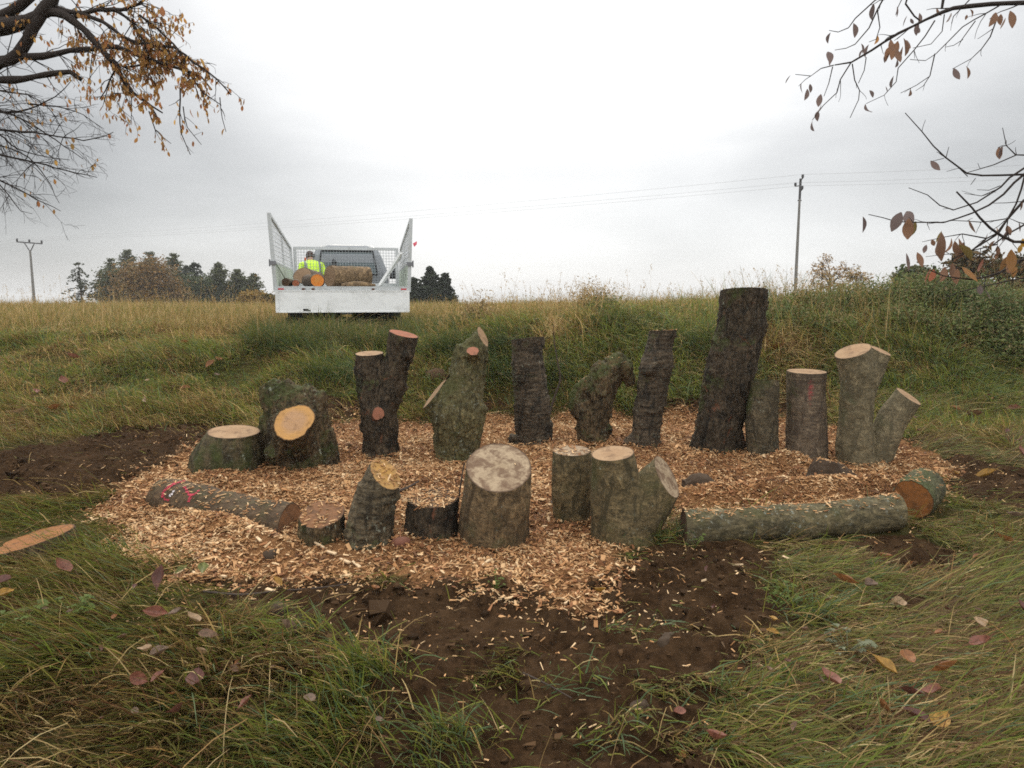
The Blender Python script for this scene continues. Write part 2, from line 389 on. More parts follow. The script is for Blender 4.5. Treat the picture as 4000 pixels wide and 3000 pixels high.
# ================================================================ GROUND
def ground_mat():
    m = begin('ground_soil'); at = N('ShaderNodeAttribute', attribute_name='col')
    sp = N('ShaderNodeSeparateColor'); nt.links.new(at.outputs['Color'], sp.inputs[0])
    o = OBJ(); chip, dirt, far = sp.outputs[0], sp.outputs[1], sp.outputs[2]
    n1 = NOISE(o, 3.0, 6, 0.65, 0.3); n2 = NOISE(o, 28, 5, 0.7); n3 = NOISE(o, 110, 3, 0.7)
    soil = MIX(RAMP(n2, [(0.35, (0,) * 3), (0.7, (1,) * 3)]), (0.018, 0.0098, 0.0046), (0.062, 0.034, 0.016))
    soil = MIX(RAMP(n1, [(0.45, (0,) * 3), (0.75, (0.8,) * 3)]), soil, (0.082, 0.048, 0.024))
    thatch = MIX(n2, (0.030, 0.026, 0.009), (0.095, 0.068, 0.026))
    thatch = MIX(RAMP(n1, [(0.4, (0,) * 3), (0.65, (1,) * 3)]), thatch, (0.045, 0.05, 0.014))
    field = MIX(n1, (0.17, 0.115, 0.045), (0.10, 0.085, 0.03))
    litter = MIX(RAMP(n3, [(0.35, (0,) * 3), (0.65, (1,) * 3)]), (0.115, 0.052, 0.023), (0.30, 0.155, 0.066))
    litter = MIX(RAMP(NOISE(o, 7, 4, 0.6), [(0.50, (0,) * 3), (0.72, (0.7,) * 3)]), litter, (0.085, 0.042, 0.022))
    dm = M('ADD', dirt, M('MULTIPLY', M('SUBTRACT', n2, 0.5), 0.9)); dm = RAMP(dm, [(0.35, (0,) * 3), (0.6, (1,) * 3)])
    cm = M('ADD', chip, M('MULTIPLY', M('SUBTRACT', n2, 0.5), 1.0)); cm = RAMP(cm, [(0.45, (0,) * 3), (0.75, (1,) * 3)])
    c = MIX(far, thatch, field); c = MIX(dm, c, soil); c = MIX(cm, c, litter)
    hb = M('ADD', M('MULTIPLY', n2, 0.7), M('MULTIPLY', n3, 0.3))
    finish(c, 0.95, hb, 1.0, 0.03, spec=0.06); return m
def axis_lines(lo, hi, step, far_lo, far_hi, g=1.22):
    a = list(np.arange(lo, hi + 1e-6, step)); s = step
    while a[-1] < far_hi: s *= g; a.append(a[-1] + s)
    s = step
    while a[0] > far_lo: s *= g; a.insert(0, a[0] - s)
    return np.array(a)
gx = axis_lines(-7.5, 7.5, 0.032, -2600, 2600); gy = np.concatenate([axis_lines(1.2, 4.18, 0.02, -300, 4.18), axis_lines(4.2, 10.8, 0.04, 4.2, 4200)])
GX, GY = np.meshgrid(gx, gy); fx, fy = GX.ravel(), GY.ravel()
gz = hgt(fx, fy)
near = (np.abs(fx) < 9) & (fy > 0) & (fy < 13)
ch = np.zeros_like(fx); di = np.zeros_like(fx)
ch[near], di[near] = masks(fx[near], fy[near])
q2 = np.stack([fx, fy], -1)
clod = np.abs(fbm(q2 * 6, 3, 41)) * 0.10 + fbm(q2 * 13, 2, 43) * 0.035 - 0.02
gz = gz + di * clod * near + ch * (0.004 + 0.016 * vnoise(q2 * 3.5, 44) + 0.008 * vnoise(q2 * 14, 45))
# tyre lugs pressed into the mud in front
for (u0, v0, u1, v1) in ((870, 1440, 985, 1655), (1120, 1480, 1190, 1655)):
    a_, b_ = G(u0, v0), G(u1, v1); d_ = np.array([b_.x - a_.x, b_.y - a_.y]); L_ = np.hypot(*d_); d_ /= L_
    s_ = (fx - a_.x) * d_[0] + (fy - a_.y) * d_[1]; t_ = -(fx - a_.x) * d_[1] + (fy - a_.y) * d_[0]
    ph = (s_ + .55 * np.abs(t_)) / .13; fr_ = np.abs(ph - np.floor(ph) - .5) * 2
    gz = gz - near * sstep(.19, .16, np.abs(t_)) * sstep(-.1, .05, s_) * sstep(L_ + .1, L_ - .05, s_) * (.012 + .022 * sstep(.45, .62, fr_) * (np.abs(t_) > .015)) * sstep(-.25, .15, fbm(q2 * 1.8, 2, 47))
def mound(u0, v0, u1, v1, wdt, hh):
    a, b = G(u0, v0), G(u1, v1); dx, dy = b.x - a.x, b.y - a.y; t = np.clip(((fx - a.x) * dx + (fy - a.y) * dy) / (dx * dx + dy * dy), 0, 1)
    d = np.hypot(fx - a.x - t * dx, fy - a.y - t * dy); return hh * np.exp(-(d / wdt) ** 2)
gz = gz + near * np.maximum.reduce([mound(1500, 1090, 1900, 1070, .16, .13), mound(1560, 1030, 1700, 1020, .30, .04), mound(370, 1118, 590, 1190, .10, .085), mound(460, 1040, 640, 1080, .15, .05), mound(1680, 1010, 1720, 1010, .16, .13)])
far_m = sstep(11.5, 14, fy)
nx, ny = len(gx), len(gy)
idx = np.arange(nx * ny).reshape(ny, nx)
gf = np.stack([idx[:-1, :-1].ravel(), idx[:-1, 1:].ravel(), idx[1:, 1:].ravel(), idx[1:, :-1].ravel()], 1)
mb = MB(); mb.add(np.stack([fx, fy, gz], 1), gf, np.stack([ch, di, far_m], 1))
ground = mb.build('ground', ground_mat(), smooth=True); tag(ground, None, None, kind='structure')
def ground_at(x, y):           # height of the finished sheet
    x = np.asarray(x, float); y = np.asarray(y, float)
    i = np.clip(np.searchsorted(gx, x) - 1, 0, nx - 2); j = np.clip(np.searchsorted(gy, y) - 1, 0, ny - 2)
    tx = (x - gx[i]) / (gx[i + 1] - gx[i]); ty = (y - gy[j]) / (gy[j + 1] - gy[j]); Z = gz.reshape(ny, nx)
    return Z[j, i] * (1 - tx) * (1 - ty) + Z[j, i + 1] * tx * (1 - ty) + Z[j + 1, i] * (1 - tx) * ty + Z[j + 1, i + 1] * tx * ty

# ================================================================ STUMPS AND LOGS
STUMPS = []; RESTS = []          # solids the grass keeps clear of; surfaces that chips lie on
def fuse(name, tubes, voxel):
    mb = MB()
    for pts, rad in tubes:
        mb.tube(pts, rad, 22)
    o = mb.build(name, None)
    md = o.modifiers.new('fuse', 'REMESH'); md.mode = 'VOXEL'; md.voxel_size = voxel
    dg = bpy.context.evaluated_depsgraph_get(); me = bpy.data.meshes.new_from_object(o.evaluated_get(dg))
    old = o.data; bpy.data.objects.remove(o); bpy.data.meshes.remove(old)
    return me
def rough_limb(co, nr, style, seed):
    if style == 'band':
        fl = fbm(co * np.array([20, 20, 34]), 2, seed + 3)
        a = 0.016 * fbm(co * 4, 2, seed) + 0.005 * fbm(co * np.array([11, 11, 52]), 3, seed + 1) + 0.008 * fbm(co * 55, 2, seed + 2) + 0.013 * np.clip(fl - 0.25, 0, 1) * 3
    elif style == 'plate':
        r = 1 - np.abs(fbm(co * np.array([27, 27, 6]), 3, seed)) * 2.2; fl = fbm(co * np.array([24, 24, 12]), 2, seed + 7)
        a = 0.018 * fbm(co * 4, 2, seed + 4) - 0.015 * np.clip(r, 0, 1) ** 2 + 0.009 * fbm(co * 55, 2, seed + 5) + 0.013 * np.clip(fl - 0.22, 0, 1) * 3
    elif style == 'clod':
        a = 0.035 * fbm(co * 7, 4, seed) + 0.012 * fbm(co * 30, 3, seed + 5)
    else:
        a = 0.018 * fbm(co * 4.5, 3, seed) + 0.006 * fbm(co * 22, 3, seed + 6)
    return co + nr * a[:, None]
def solid(name, label, cat, tubes, mat, base, cuts=(), style='smooth', voxel=0.012, seed=1, group=None, dents=(), cut_name='cut_face', seat=True):
    """tubes: [(points, radii)] in metres; cuts: [(centre, normal, radius, limb direction, material, label)]"""
    me = fuse(name, tubes, voxel); n = len(me.vertices)
    co = np.zeros(n * 3, np.float32); me.vertices.foreach_get('co', co); co = co.reshape(-1, 3).astype(float)
    nr = np.zeros(n * 3, np.float32); me.vertices.foreach_get('normal', nr) if False else None
    nr = np.array([v.normal for v in me.vertices])
    for (c, r, dep) in dents:
        d = np.linalg.norm(co - np.array(c), axis=1); co = co - nr * (dep * np.clip(1 - (d / r) ** 2, 0, 1))[:, None]
    co2 = rough_limb(co, nr, style, seed); amp = np.ones(n)
    for (c, nrm, r, ld, cm, clab) in cuts:
        nv = np.array(Vector(nrm).normalized()); d = co - np.array(c); a = d @ nv; lat = np.linalg.norm(d - a[:, None] * nv, axis=1)
        amp = np.minimum(amp, 1 - 0.6 * np.exp(-np.abs(a) / .05) * (lat < r * 2))
    co = co + (co2 - co) * amp[:, None]
    me.vertices.foreach_set('co', co.astype(np.float32).ravel()); me.update()
    bm = bmesh.new(); bm.from_mesh(me); caps = []
    for ci_, (c, nrm, r, ld, cm, clab) in enumerate(cuts):
        c = Vector(c); nrm = Vector(nrm).normalized(); ld = Vector(ld).normalized()
        fs = []
        for f in bm.faces:
            d = f.calc_center_median() - c; a = d.dot(ld)
            lat = (d - ld * a).length
            if not (-r * 1.5 - 0.08 < a < 0.16 + r and lat < r * 1.55): continue
            own = True
            for cj, (c2, n2, r2, l2, _, _) in enumerate(cuts):
                if cj == ci_: continue
                d2 = f.calc_center_median() - Vector(c2); l2 = Vector(l2).normalized(); a2 = d2.dot(l2)
                if a2 > -r2 * 2 and (d2 - l2 * a2).length / r2 < lat / r: own = False; break
            if own: fs.append(f)
        gm = set(fs)
        for f in fs: gm.update(f.edges); gm.update(f.verts)
        bmesh.ops.bisect_plane(bm, geom=list(gm), plane_co=c, plane_no=nrm, clear_outer=True)
        bm.verts.ensure_lookup_table()
        es = [e for e in bm.edges if e.is_boundary and all(abs((v.co - c).dot(nrm)) < 2e-3 for v in e.verts) and all((v.co - c).length < r * 2.2 for v in e.verts)]
        vs = set(v for e in es for v in e.verts)
        if len(vs) < 8: print('CUT FAILED', name, len(vs)); continue
        caps.append((c, nrm, [v.co.copy() for v in vs], cm, clab))
    # drop crumbs left behind by the cuts
    bm.verts.ensure_lookup_table(); seen = set(); isl = []
    for v in bm.verts:
        if v in seen: continue
        st = [v]; seen.add(v); cur = []
        while st:
            a = st.pop(); cur.append(a)
            for e in a.link_edges:
                b = e.other_vert(a)
                if b not in seen: seen.add(b); st.append(b)
        isl.append(cur)
    isl.sort(key=len)
    for cur in isl[:-1]: bmesh.ops.delete(bm, geom=cur, context='VERTS')
    base = Vector(base)
    bmesh.ops.translate(bm, verts=bm.verts, vec=-base)
    me2 = bpy.data.meshes.new(name); bm.to_mesh(me2); bm.free(); bpy.data.meshes.remove(me)
    me2.polygons.foreach_set('use_smooth', np.full(len(me2.polygons), True)); me2.materials.append(mat)
    o = bpy.data.objects.new(name, me2); COL.objects.link(o); o.location = base
    tag(o, label, cat, group)
    for (c, nrm, vs, cm, clab) in caps:
        mid = sum(vs, Vector()) / len(vs)
        zq = nrm.to_track_quat('Z', 'Y').to_matrix().to_4x4(); T = Matrix.Translation(mid) @ zq; Ti = T.inverted()
        loc = [Ti @ v for v in vs]; loc.sort(key=lambda v: math.atan2(v.y, v.x))
        A = np.array([tuple(v) for v in loc]); A[:, 2] = 0; k = len(A); ring = []
        A0 = A.copy()
        for s_ in (1.0, 0.975, 0.94, 0.85, 0.7, 0.55, 0.4, 0.2):
            B = A0 * s_
            if s_ < 0.95: B[:, 2] = 0.0035 * fbm(B * 14 + 5 + seed, 3, seed + 9)
            ring.append(B)
        V = np.concatenate(ring + [np.zeros((1, 3))]); kk = np.arange(k); F = []
        mbc = MB(); fq = np.concatenate([np.stack([i * k + kk, i * k + (kk + 1) % k, (i + 1) * k + (kk + 1) % k, (i + 1) * k + kk], 1) for i in range(len(ring) - 1)])
        mbc.add(V, fq, np.repeat(np.array([0.0, .25] + [1.0] * (len(ring) - 2) + [1.0]), [k] * len(ring) + [1])[:, None] * np.ones(3)); mbc.f.append(np.stack([(len(ring) - 1) * k + kk, (len(ring) - 1) * k + (kk + 1) % k, np.full(k, len(V) - 1)], 1))
        fo = mbc.build(cut_name, cm, smooth=False); fo.parent = o; fo.matrix_local = Matrix.Translation(-base) @ T
        if clab: fo['label'] = clab
    return o
def wpts(limb, d):
    P3 = []; R = []
    for e in limb:
        dd = d + (e[3] if len(e) > 3 else 0.0); P3.append(P(e[0], e[1], dd)); R.append(e[2] * dd / FPX)
    return P3, R
def stump(label, base_uv, r_px, limbs, mat, style='smooth', cuts=(), seed=1, voxel=0.0095, name='tree_stump', cat='tree stump', dents=(), group='stumps standing in the wood chips', mid=0.75):
    g = G(*base_uv); d = g.y + r_px * g.y / FPX * mid
    bp = P(base_uv[0], base_uv[1], d); base = Vector((bp.x, d, float(ground_at(bp.x, d))))
    tubes = []; ends = []
    for limb in limbs:
        p, r = wpts(limb, d)
        tag_cut = len(ends)
        ends.append((p[-1], (p[-1] - p[-2]).normalized(), r[-1]))
        tubes.append([p, r])
    cl = []; cutset = {}
    for (li, nrm, cm, clab) in cuts:
        c, ld, r = ends[li]; cl.append((c, nrm, r, ld, cm, clab)); cutset[li] = nrm
    out = []
    for i, (p, r) in enumerate(tubes):
        if i in cutset:
            n_ = Vector(cutset[i]).normalized(); ld = ends[i][1]
            tilt = math.sqrt(max(0, 1 - n_.dot(ld) ** 2)) / max(0.35, abs(n_.dot(ld)))
            ext = 0.05 + r[-1] * tilt * 1.15
            p = p + [p[-1] + ld * ext]; r = r + [r[-1]]
        a = np.array([[*q, rr] for q, rr in zip(p, r)]); a = catmull(a, 0.03)
        # rounded ends
        out.append((a[:, :3], np.maximum(a[:, 3], 0.004)))
    dn = [(P(u, v, d + dd), rr * d / FPX, dep) for (u, v, dd, rr, dep) in dents]
    o = solid(name, label, cat, out, mat, base, cl, style, voxel, seed, group, dn)
    STUMPS.append((base.x, base.y, r_px * d / FPX * 1.05)); RESTS.append(o)
    return o

SAP_L, SAP_O, SAP_P = (0.50, 0.33, 0.17), (0.62, 0.33, 0.09), (0.50, 0.22, 0.11)
cut_pale = cut_mat('cut_pale_wood', (0.43, 0.285, 0.16), (0.35, 0.215, 0.115), dirty=0.4)
cut_grey = cut_mat('cut_weathered_wood', (0.42, 0.32, 0.21), (0.36, 0.265, 0.165), (0.11, 0.062, 0.036), dirty=0.95, hr=0.06)
cut_yellow = cut_mat('cut_yellow_wood', (0.42, 0.25, 0.10), (0.52, 0.29, 0.085), (0.12, 0.07, 0.035), dirty=0.5, hr=0.07)
cut_fresh = cut_mat('cut_fresh_orange_wood', (0.68, 0.35, 0.075), (0.52, 0.31, 0.17), dirty=0.05, hr=0.105)
cut_red = cut_mat('cut_reddish_wood', (0.36, 0.12, 0.055), (0.30, 0.10, 0.05), dirty=0.35)
cut_pink = cut_mat('cut_pink_wood', (0.38, 0.17, 0.10), (0.36, 0.15, 0.09), dirty=0.25)
cut_brown = cut_mat('cut_brown_wood', (0.27, 0.125, 0.055), (0.22, 0.105, 0.048), (0.075, 0.04, 0.022), dirty=0.75)
cut_dark = cut_mat('cut_dark_wood', (0.10, 0.06, 0.035), (0.08, 0.05, 0.03), dirty=0.5)
cut_orange = cut_mat('cut_orange_log', (0.36, 0.135, 0.035), (0.31, 0.125, 0.04), (0.09, 0.045, 0.02), dirty=0.6)

B_cherry = bark_mat('dark_cherry_bark', (0.016, 0.013, 0.009), (0.080, 0.062, 0.043), 'band', 0.15, 0.55)
B_cherry2 = bark_mat('black_cherry_bark', (0.011, 0.009, 0.006), (0.062, 0.047, 0.031), 'plate', 0.2, 0.25, raw=0.55)
B_rough = bark_mat('furrowed_dark_bark', (0.016, 0.012, 0.006), (0.095, 0.068, 0.038), 'plate', 0.45, 0.6)
B_moss = bark_mat('mossy_bark', (0.020, 0.016, 0.008), (0.090, 0.072, 0.040), 'smooth', 0.55, 0.5)
B_green = bark_mat('green_lichen_bark', (0.034, 0.030, 0.013), (0.120, 0.105, 0.052), 'plate', 0.5, 0.75, (0.060, 0.062, 0.018))
B_grey = bark_mat('grey_green_bark', (0.042, 0.033, 0.016), (0.138, 0.106, 0.056), 'smooth', 0.45, 0.45, (0.060, 0.056, 0.018))
B_brown = bark_mat('grey_brown_bark', (0.042, 0.028, 0.014), (0.145, 0.102, 0.056), 'smooth', 0.30, 0.35, (0.05, 0.05, 0.018))
B_beech = bark_mat('smooth_beech_bark', (0.080, 0.066, 0.038), (0.170, 0.145, 0.092), 'smooth', 0.12, 0.3, (0.07, 0.075, 0.035))
B_beech_red = bark_mat('beech_bark_with_red_mark', (0.065, 0.048, 0.034), (0.150, 0.118, 0.084), 'band', 0.08, 0.1, mark=((-0.06, -0.03, 0.58), (0.05, 0.0, 0.20)))
B_post = bark_mat('grey_dark_bark', (0.032, 0.026, 0.016), (0.095, 0.078, 0.050), 'smooth', 0.3, 0.6)
B_soil = plain('root_soil', (0.055, 0.036, 0.022), 0.95, var=0.5, scale=30)

stump('low mossy stump with flat pale top, leftmost of the back row', (488, 1025), 70,
      [[(490,1075,74),(490,1030,73),(492,1000,72),(500,960,62),(508,932,51)], [(440,1060,30),(437,1020,30),(440,985,28),(462,950,16)]],
      B_moss, 'smooth', [(0, (0.06,-0.10,1), cut_pale, None)], seed=3)
stump('big gnarled stump with a bright orange heart-shaped cut facing forward', (650, 1015), 72,
      [[(648,1065,78),(647,1000,74),(643,930,70),(640,885,64),(622,850,48)],
       [(640,985,55,-0.02),(636,945,47,-0.22),(631,914,40,-0.42)], [(622,900,52),(592,850,34),(576,828,20)],
       [(660,905,50),(688,868,28),(704,860,16)], [(697,930,26),(708,980,26),(718,1050,24)], [(612,1000,30,-0.12),(592,968,24,-0.26)],
       [(650,940,34,-0.10),(650,908,31,-0.30),(650,898,30,-0.52)], [(585,900,24),(580,960,24),(584,1050,26)], [(625,862,40),(606,826,20)]],
      B_rough, 'plate', [(1, (-0.03,-0.87,0.49), cut_fresh, 'bright orange cut face with a pale heart')], seed=5)
stump('dark forked stump like a letter Y with one reddish sawn tip', (822, 990), 42,
      [[(822,1050,44),(822,1000,43),(820,960,40),(818,900,41),(810,850,38),(801,800,33),(797,763,31)],
       [(820,890,36),(843,842,30),(853,800,25),(865,758,30),(872,721,33)], [(818,905,20,-0.03),(818,893,14,-0.17)]],
      B_cherry2, 'plate', [(0, (-0.02,-0.10,1), cut_pale, 'pale flat cut'), (1, (0.25,-0.10,1), cut_red, 'reddish slanted cut'), (2, (0,-1,0.1), cut_pink, 'small pink knot cut')], seed=8)
stump('green lichen-covered stump shaped like a torso with shoulders', (985, 995), 44,
      [[(985,1055,47),(985,1000,46),(987,940,53),(990,892,60),(1000,845,48),(1011,800,40),(1017,768,37),(1020,748,35)],
       [(988,925,46),(958,882,37),(937,852,37)], [(1005,900,46),(1041,866,24)], [(1020,785,20,-0.02),(1022,758,14,-0.19)], [(1022,768,36),(1032,744,26),(1042,724,17)]],
      B_green, 'plate', [(1, (-0.77,-0.10,0.62), cut_pale, 'pale sawn shoulder'), (3, (0.05,-0.6,0.8), cut_pink, 'small round branch cut'), (4, (0.80,-0.30,0.5), cut_pale, None)], seed=13)
stump('straight dark post stump with a slanted top and wavy side', (1155, 960), 40,
      [[(1156,1020,46),(1155,975,44),(1154,940,39),(1150,880,40),(1146,830,36),(1140,780,35),(1139,731,36)], [(1120,945,20),(1105,980,14)], [(1165,915,32),(1172,945,24),(1176,980,16)]],
      B_cherry, 'band', [(0, (-0.10,0.10,1), cut_dark, None)], seed=21)
stump('gnarled twisted stump with a hollow knot and a drooping arm', (1283, 958), 36,
      [[(1283,1010,36),(1283,965,35),(1281,920,36),(1288,880,36),(1300,840,35),(1311,806,34),(1318,788,28)], [(1278,905,26),(1252,882,23),(1246,856,17),(1260,836,15),(1288,822,20)],
       [(1318,798,27),(1341,789,23),(1356,812,17),(1363,834,11)], [(1300,900,26),(1304,850,24)], [(1292,850,20,-.03),(1300,842,14,-.15)], [(1338,775,18),(1342,764,10)], [(1262,925,18),(1250,915,10)], [(1310,925,16,-.05),(1316,935,10,-.1)]],
      B_rough, 'plate', [], seed=25, dents=[(1263,858,-0.12,15,0.06), (1271,874,-0.12,13,0.06), (1322,836,-0.06,14,0.05)])
stump('dark ringed stump with swollen knots just under its top', (1395, 968), 33,
      [[(1392,1020,34),(1394,975,33),(1396,930,30),(1402,880,31),(1412,830,32),(1420,785,34),(1425,745,27),(1431,714,29)],
       [(1425,790,20),(1452,780,10)], [(1412,800,24,-0.04),(1398,790,16,-0.14)], [(1380,950,22),(1352,962,12),(1338,985,8)], [(1445,716,12),(1460,712,5)]],
      B_cherry, 'band', [(0, (-0.02,0.08,1), cut_pink, None)], seed=31)
stump('tallest stump, black and leaning right with a flared root', (1548, 982), 52,
      [[(1540,1045,56),(1545,990,52),(1550,950,49),(1562,880,52),(1578,800,53),(1596,720,50),(1605,655,50),(1607,628,50)],
       [(1535,940,36),(1508,975,22),(1488,1010,14)], [(1640,660,14),(1652,654,9),(1664,652,4)], [(1570,930,36),(1588,975,26),(1594,1030,20)], [(1646,690,10),(1650,720,8)]],
      B_cherry2, 'plate', [(0, (0.02,0.14,1), cut_dark, None)], seed=37)
stump('short grey stump tucked behind the tallest leaning stump', (1648, 987), 34,
      [[(1652,1045,30),(1650,995,33),(1646,940,35),(1646,890,34),(1650,850,32),(1651,823,31)], [(1625,930,16),(1616,905,10)]],
      B_post, 'smooth', [(0, (0.05,0.22,1), cut_dark, None)], seed=41)
stump('straight brownish stump with a red spray mark and flat top', (1742, 990), 42,
      [[(1743,1050,44),(1743,1000,43),(1742,900,42),(1742,802,40.5)]],
      B_beech_red, 'smooth', [(0, (0.0,-0.04,1), cut_pale, None)], seed=43)
stump('smooth grey forked stump with two leaning stems and three pale cuts', (1865, 1008), 50,
      [[(1852,1065,42),(1850,1010,40),(1846,960,38),(1850,900,35),(1853,840,35),(1850,795,37),(1842,758,38)],
       [(1862,850,28),(1884,800,26),(1902,757,24)], [(1880,1065,32),(1887,1015,32),(1904,960,31),(1926,910,31),(1950,875,30),(1963,856,30)],
       [(1838,985,24),(1812,965,10)], [(1850,800,34),(1832,783,20)]],
      B_beech, 'smooth', [(0, (-0.38,-0.15,0.9), cut_pale, None), (1, (0.34,-0.26,0.9), cut_pale, None), (2, (0.46,-0.32,0.82), cut_pale, None)], seed=47)
stump('low brown root stump half buried under chips, in front of the grey forked stump', (1785, 1062), 44,
      [[(1785,1120,60),(1785,1060,52),(1786,1020,42),(1792,994,24)], [(1765,1045,36),(1732,1060,22)], [(1810,1032,32),(1846,1048,20)]],
      B_soil, 'clod', [], seed=51, name='root_stump', voxel=0.01)

# front row
stump('lowest round stump with an orange-brown top strewn with chips', (697, 1172), 52,
      [[(697,1240,54),(697,1180,53),(697,1109,50)]], B_rough, 'plate', [(0, (0.0,-0.32,0.95), cut_brown, None)], seed=55)
stump('leaning dark stump with a yellow slanted top, right of the lowest round stump', (800, 1178), 53,
      [[(795,1245,55),(798,1190,54),(797,1140,52),(807,1085,47),(822,1045,42),(832,1022,39)], [(806,1012,8),(808,998,2.5)], [(845,1080,12),(862,1066,8)]],
      bark_mat('lichen_dark_bark', (0.022, 0.017, 0.010), (0.105, 0.085, 0.055), 'band', 0.3, 0.75), 'band', [(0, (0.62,-0.34,0.72), cut_yellow, 'yellow slanted cut face')], seed=59)
stump('broad low dark stump with chips on top, left of the thickest stump', (931, 1165), 54,
      [[(934,1230,60),(934,1170,59),(935,1074,56)]], B_cherry2, 'plate', [(0, (0.0,-0.14,1), cut_dark, None)], seed=61)
stump('thickest stump with a broad pale weathered top tilted forward', (1065, 1183), 80,
      [[(1063,1255,84),(1065,1200,82),(1067,1120,78),(1074,1050,75),(1077,1008,73)]],
      B_brown, 'smooth', [(0, (0.05,-0.45,0.89), cut_grey, 'pale weathered cut face')], seed=67)
stump('upright grey-green post stump with a flat top of chips, front row', (1233, 1135), 42,
      [[(1238,1200,46),(1237,1150,45),(1235,1060,44),(1234,973,41.5)]], B_grey, 'smooth', [(0, (0.0,-0.07,1), cut_grey, None)], seed=71)
stump('wide forked grey-green stump with one flat and one slanted cut', (1350, 1182), 72,
      [[(1350,1255,74),(1348,1195,73),(1342,1130,70),(1330,1060,57),(1323,979,47)], [(1350,1150,62),(1388,1095,58),(1420,1052,50),(1440,1028,45)], [(1390,1180,40),(1400,1230,30)]],
      B_grey, 'smooth', [(0, (-0.12,-0.12,1), cut_pale, 'flat brownish cut face'), (1, (0.74,-0.38,0.55), cut_grey, 'pale slanted cut face')], seed=73)

def log(label, p, q, r0, r1, mat, cuts, style='smooth', seed=1, name='log', cat='log', group=None, sag=0.0, voxel=0.012, n=3, wob=0.02):
    p, q = Vector(p), Vector(q); d = (q - p).normalized(); pts = []; rr = []
    for i in range(n + 2):
        t = i / (n + 1); w_ = Vector((0, 0, 1)) * math.sin(t * math.pi) * sag + Vector(vnoise(np.array([[t * 3, seed, 0], [t * 3, seed, 5], [t * 3, seed, 9]]), 3)) * wob
        pts.append(p + (q - p) * t + w_); rr.append(r0 + (r1 - r0) * t)
    cl = []
    for end, nrm, cm, clab in cuts:
        c, ld, r = (pts[0], -d, r0) if end == 0 else (pts[-1], d, r1); cl.append((c, nrm, r, ld, cm, clab))
    e0 = 0.05 + (r0 * 0.8 if any(c[0] == 0 for c in cuts) else 0); e1 = 0.05 + (r1 * 0.8 if any(c[0] == 1 for c in cuts) else 0)
    pts = [p - d * e0] + pts + [q + d * e1]; rr = [r0] + rr + [r1]
    a = catmull(np.array([[*x, y] for x, y in zip(pts, rr)]), 0.03)
    base = (p + q) / 2; base.z -= (r0 + r1) / 2
    o = solid(name, label, cat, [(a[:, :3], a[:, 3])], mat, base, cl, style, voxel, seed, group)
    RESTS.append(o); L = (q - p).length; k = int(L / 0.12) + 1
    for i in range(k + 1):
        c = p + (q - p) * i / k; STUMPS.append((c.x, c.y, r0 * 1.0))
    return o
# long log lying across the right front
a_ = G(1480, 1178); b_ = G(1935, 1152)
ra = 43 * a_.y / FPX; rb = 41 * b_.y / FPX
LP = P(1476, 1140, a_.y + ra * 0.8); LQ = P(1938, 1111, b_.y + rb * 0.8)
log('long lichen-grey log lying along the right front edge of the chips', LP, LQ, ra, rb,
    bark_mat('lying_log_bark', (0.040, 0.034, 0.018), (0.125, 0.105, 0.060), 'plate', 0.35, 0.75, (0.060, 0.058, 0.02), axis='X', lichc=(0.30, 0.32, 0.27)), [(0, (-1, 0.05, 0.03), cut_dark, None), (1, (1, 0, 0), cut_brown, None)], 'smooth', 81, name='lying_log', n=4)
# short log at its right end, its cut end towards us
g8 = G(1972, 1130); r8 = 45 * g8.y / FPX
c8 = P(1972, 1080, g8.y + 0.10); ax8 = Vector((0.62, 0.78, 0.0))
log('short mossy log with an orange cut end beside the long log', c8, c8 + ax8 * 0.42, r8, r8 * 1.05,
    bark_mat('short_log_bark', (0.035, 0.034, 0.020), (0.115, 0.105, 0.066), 'plate', 0.6, 0.6, (0.055, 0.068, 0.02), axis='X'), [(0, (-0.80, -0.60, -0.1), cut_orange, 'orange-brown cut end'), (1, ax8, cut_brown, None)], 'plate', 83, name='lying_log', n=1, wob=0.004)
# half buried log with the sprayed mark
g0 = G(372, 1085); g1 = G(622, 1150)
r0_, r1_ = 46 * g0.y / FPX, 64 * g1.y / FPX
A0 = P(346, 1076, g0.y + 0.02); A1 = P(626, 1154, g1.y + r1_ * 0.3)
mid0 = (A0 + A1) / 2
log_red = log('half-buried dark log with a red spray mark at its left end', A0, A1, r0_, r1_,
    bark_mat('buried_log_bark', (0.040, 0.026, 0.014), (0.088, 0.060, 0.036), 'plate', 0.2, 0.3, (0.06, 0.055, 0.02), axis='X'), [(1, (0.97, -0.16, 0.1), cut_brown, 'brown cut end'), (0, (-1, 0.3, 0.2), cut_brown, None)], 'smooth', 87, name='lying_log', n=3)
def strokes(o, lines, mat, wdt, name):
    bpy.context.view_layer.update(); bmm = bmesh.new(); bmm.from_mesh(o.data); bmm.transform(o.matrix_world); bv = BVHTree.FromBMesh(bmm); bmm.free(); mbx = MB(); inv = o.matrix_world.inverted(); r_ = random.Random(4)
    for ln in lines:
        c = catmull(np.array([[u, v, 0] for u, v in ln], float), 1.2)
        for (u, v, _) in c:
            for k_ in range(4):
                if r_.random() < .45: continue
                h = bv.ray_cast(Vector((0, 0, CAM_H)), ray(u + r_.gauss(0, 1.6), v + r_.gauss(0, 1.3)).normalized())
                if h[0] is None: continue
                n_ = h[1]; t1 = n_.orthogonal().normalized(); t2 = n_.cross(t1); w_ = wdt * r_.uniform(.5, 1.3); p = h[0] + n_ * r_.uniform(.0015, .0035)
                mbx.add([tuple(inv @ (p + (t1 * math.cos(a) + t2 * math.sin(a)) * w_)) for a in (0, 1.05, 2.09, 3.14, 4.19, 5.24)], [(0, 1, 2, 3, 4, 5)])
    if mbx.n: mbx.build(name, mat, o)
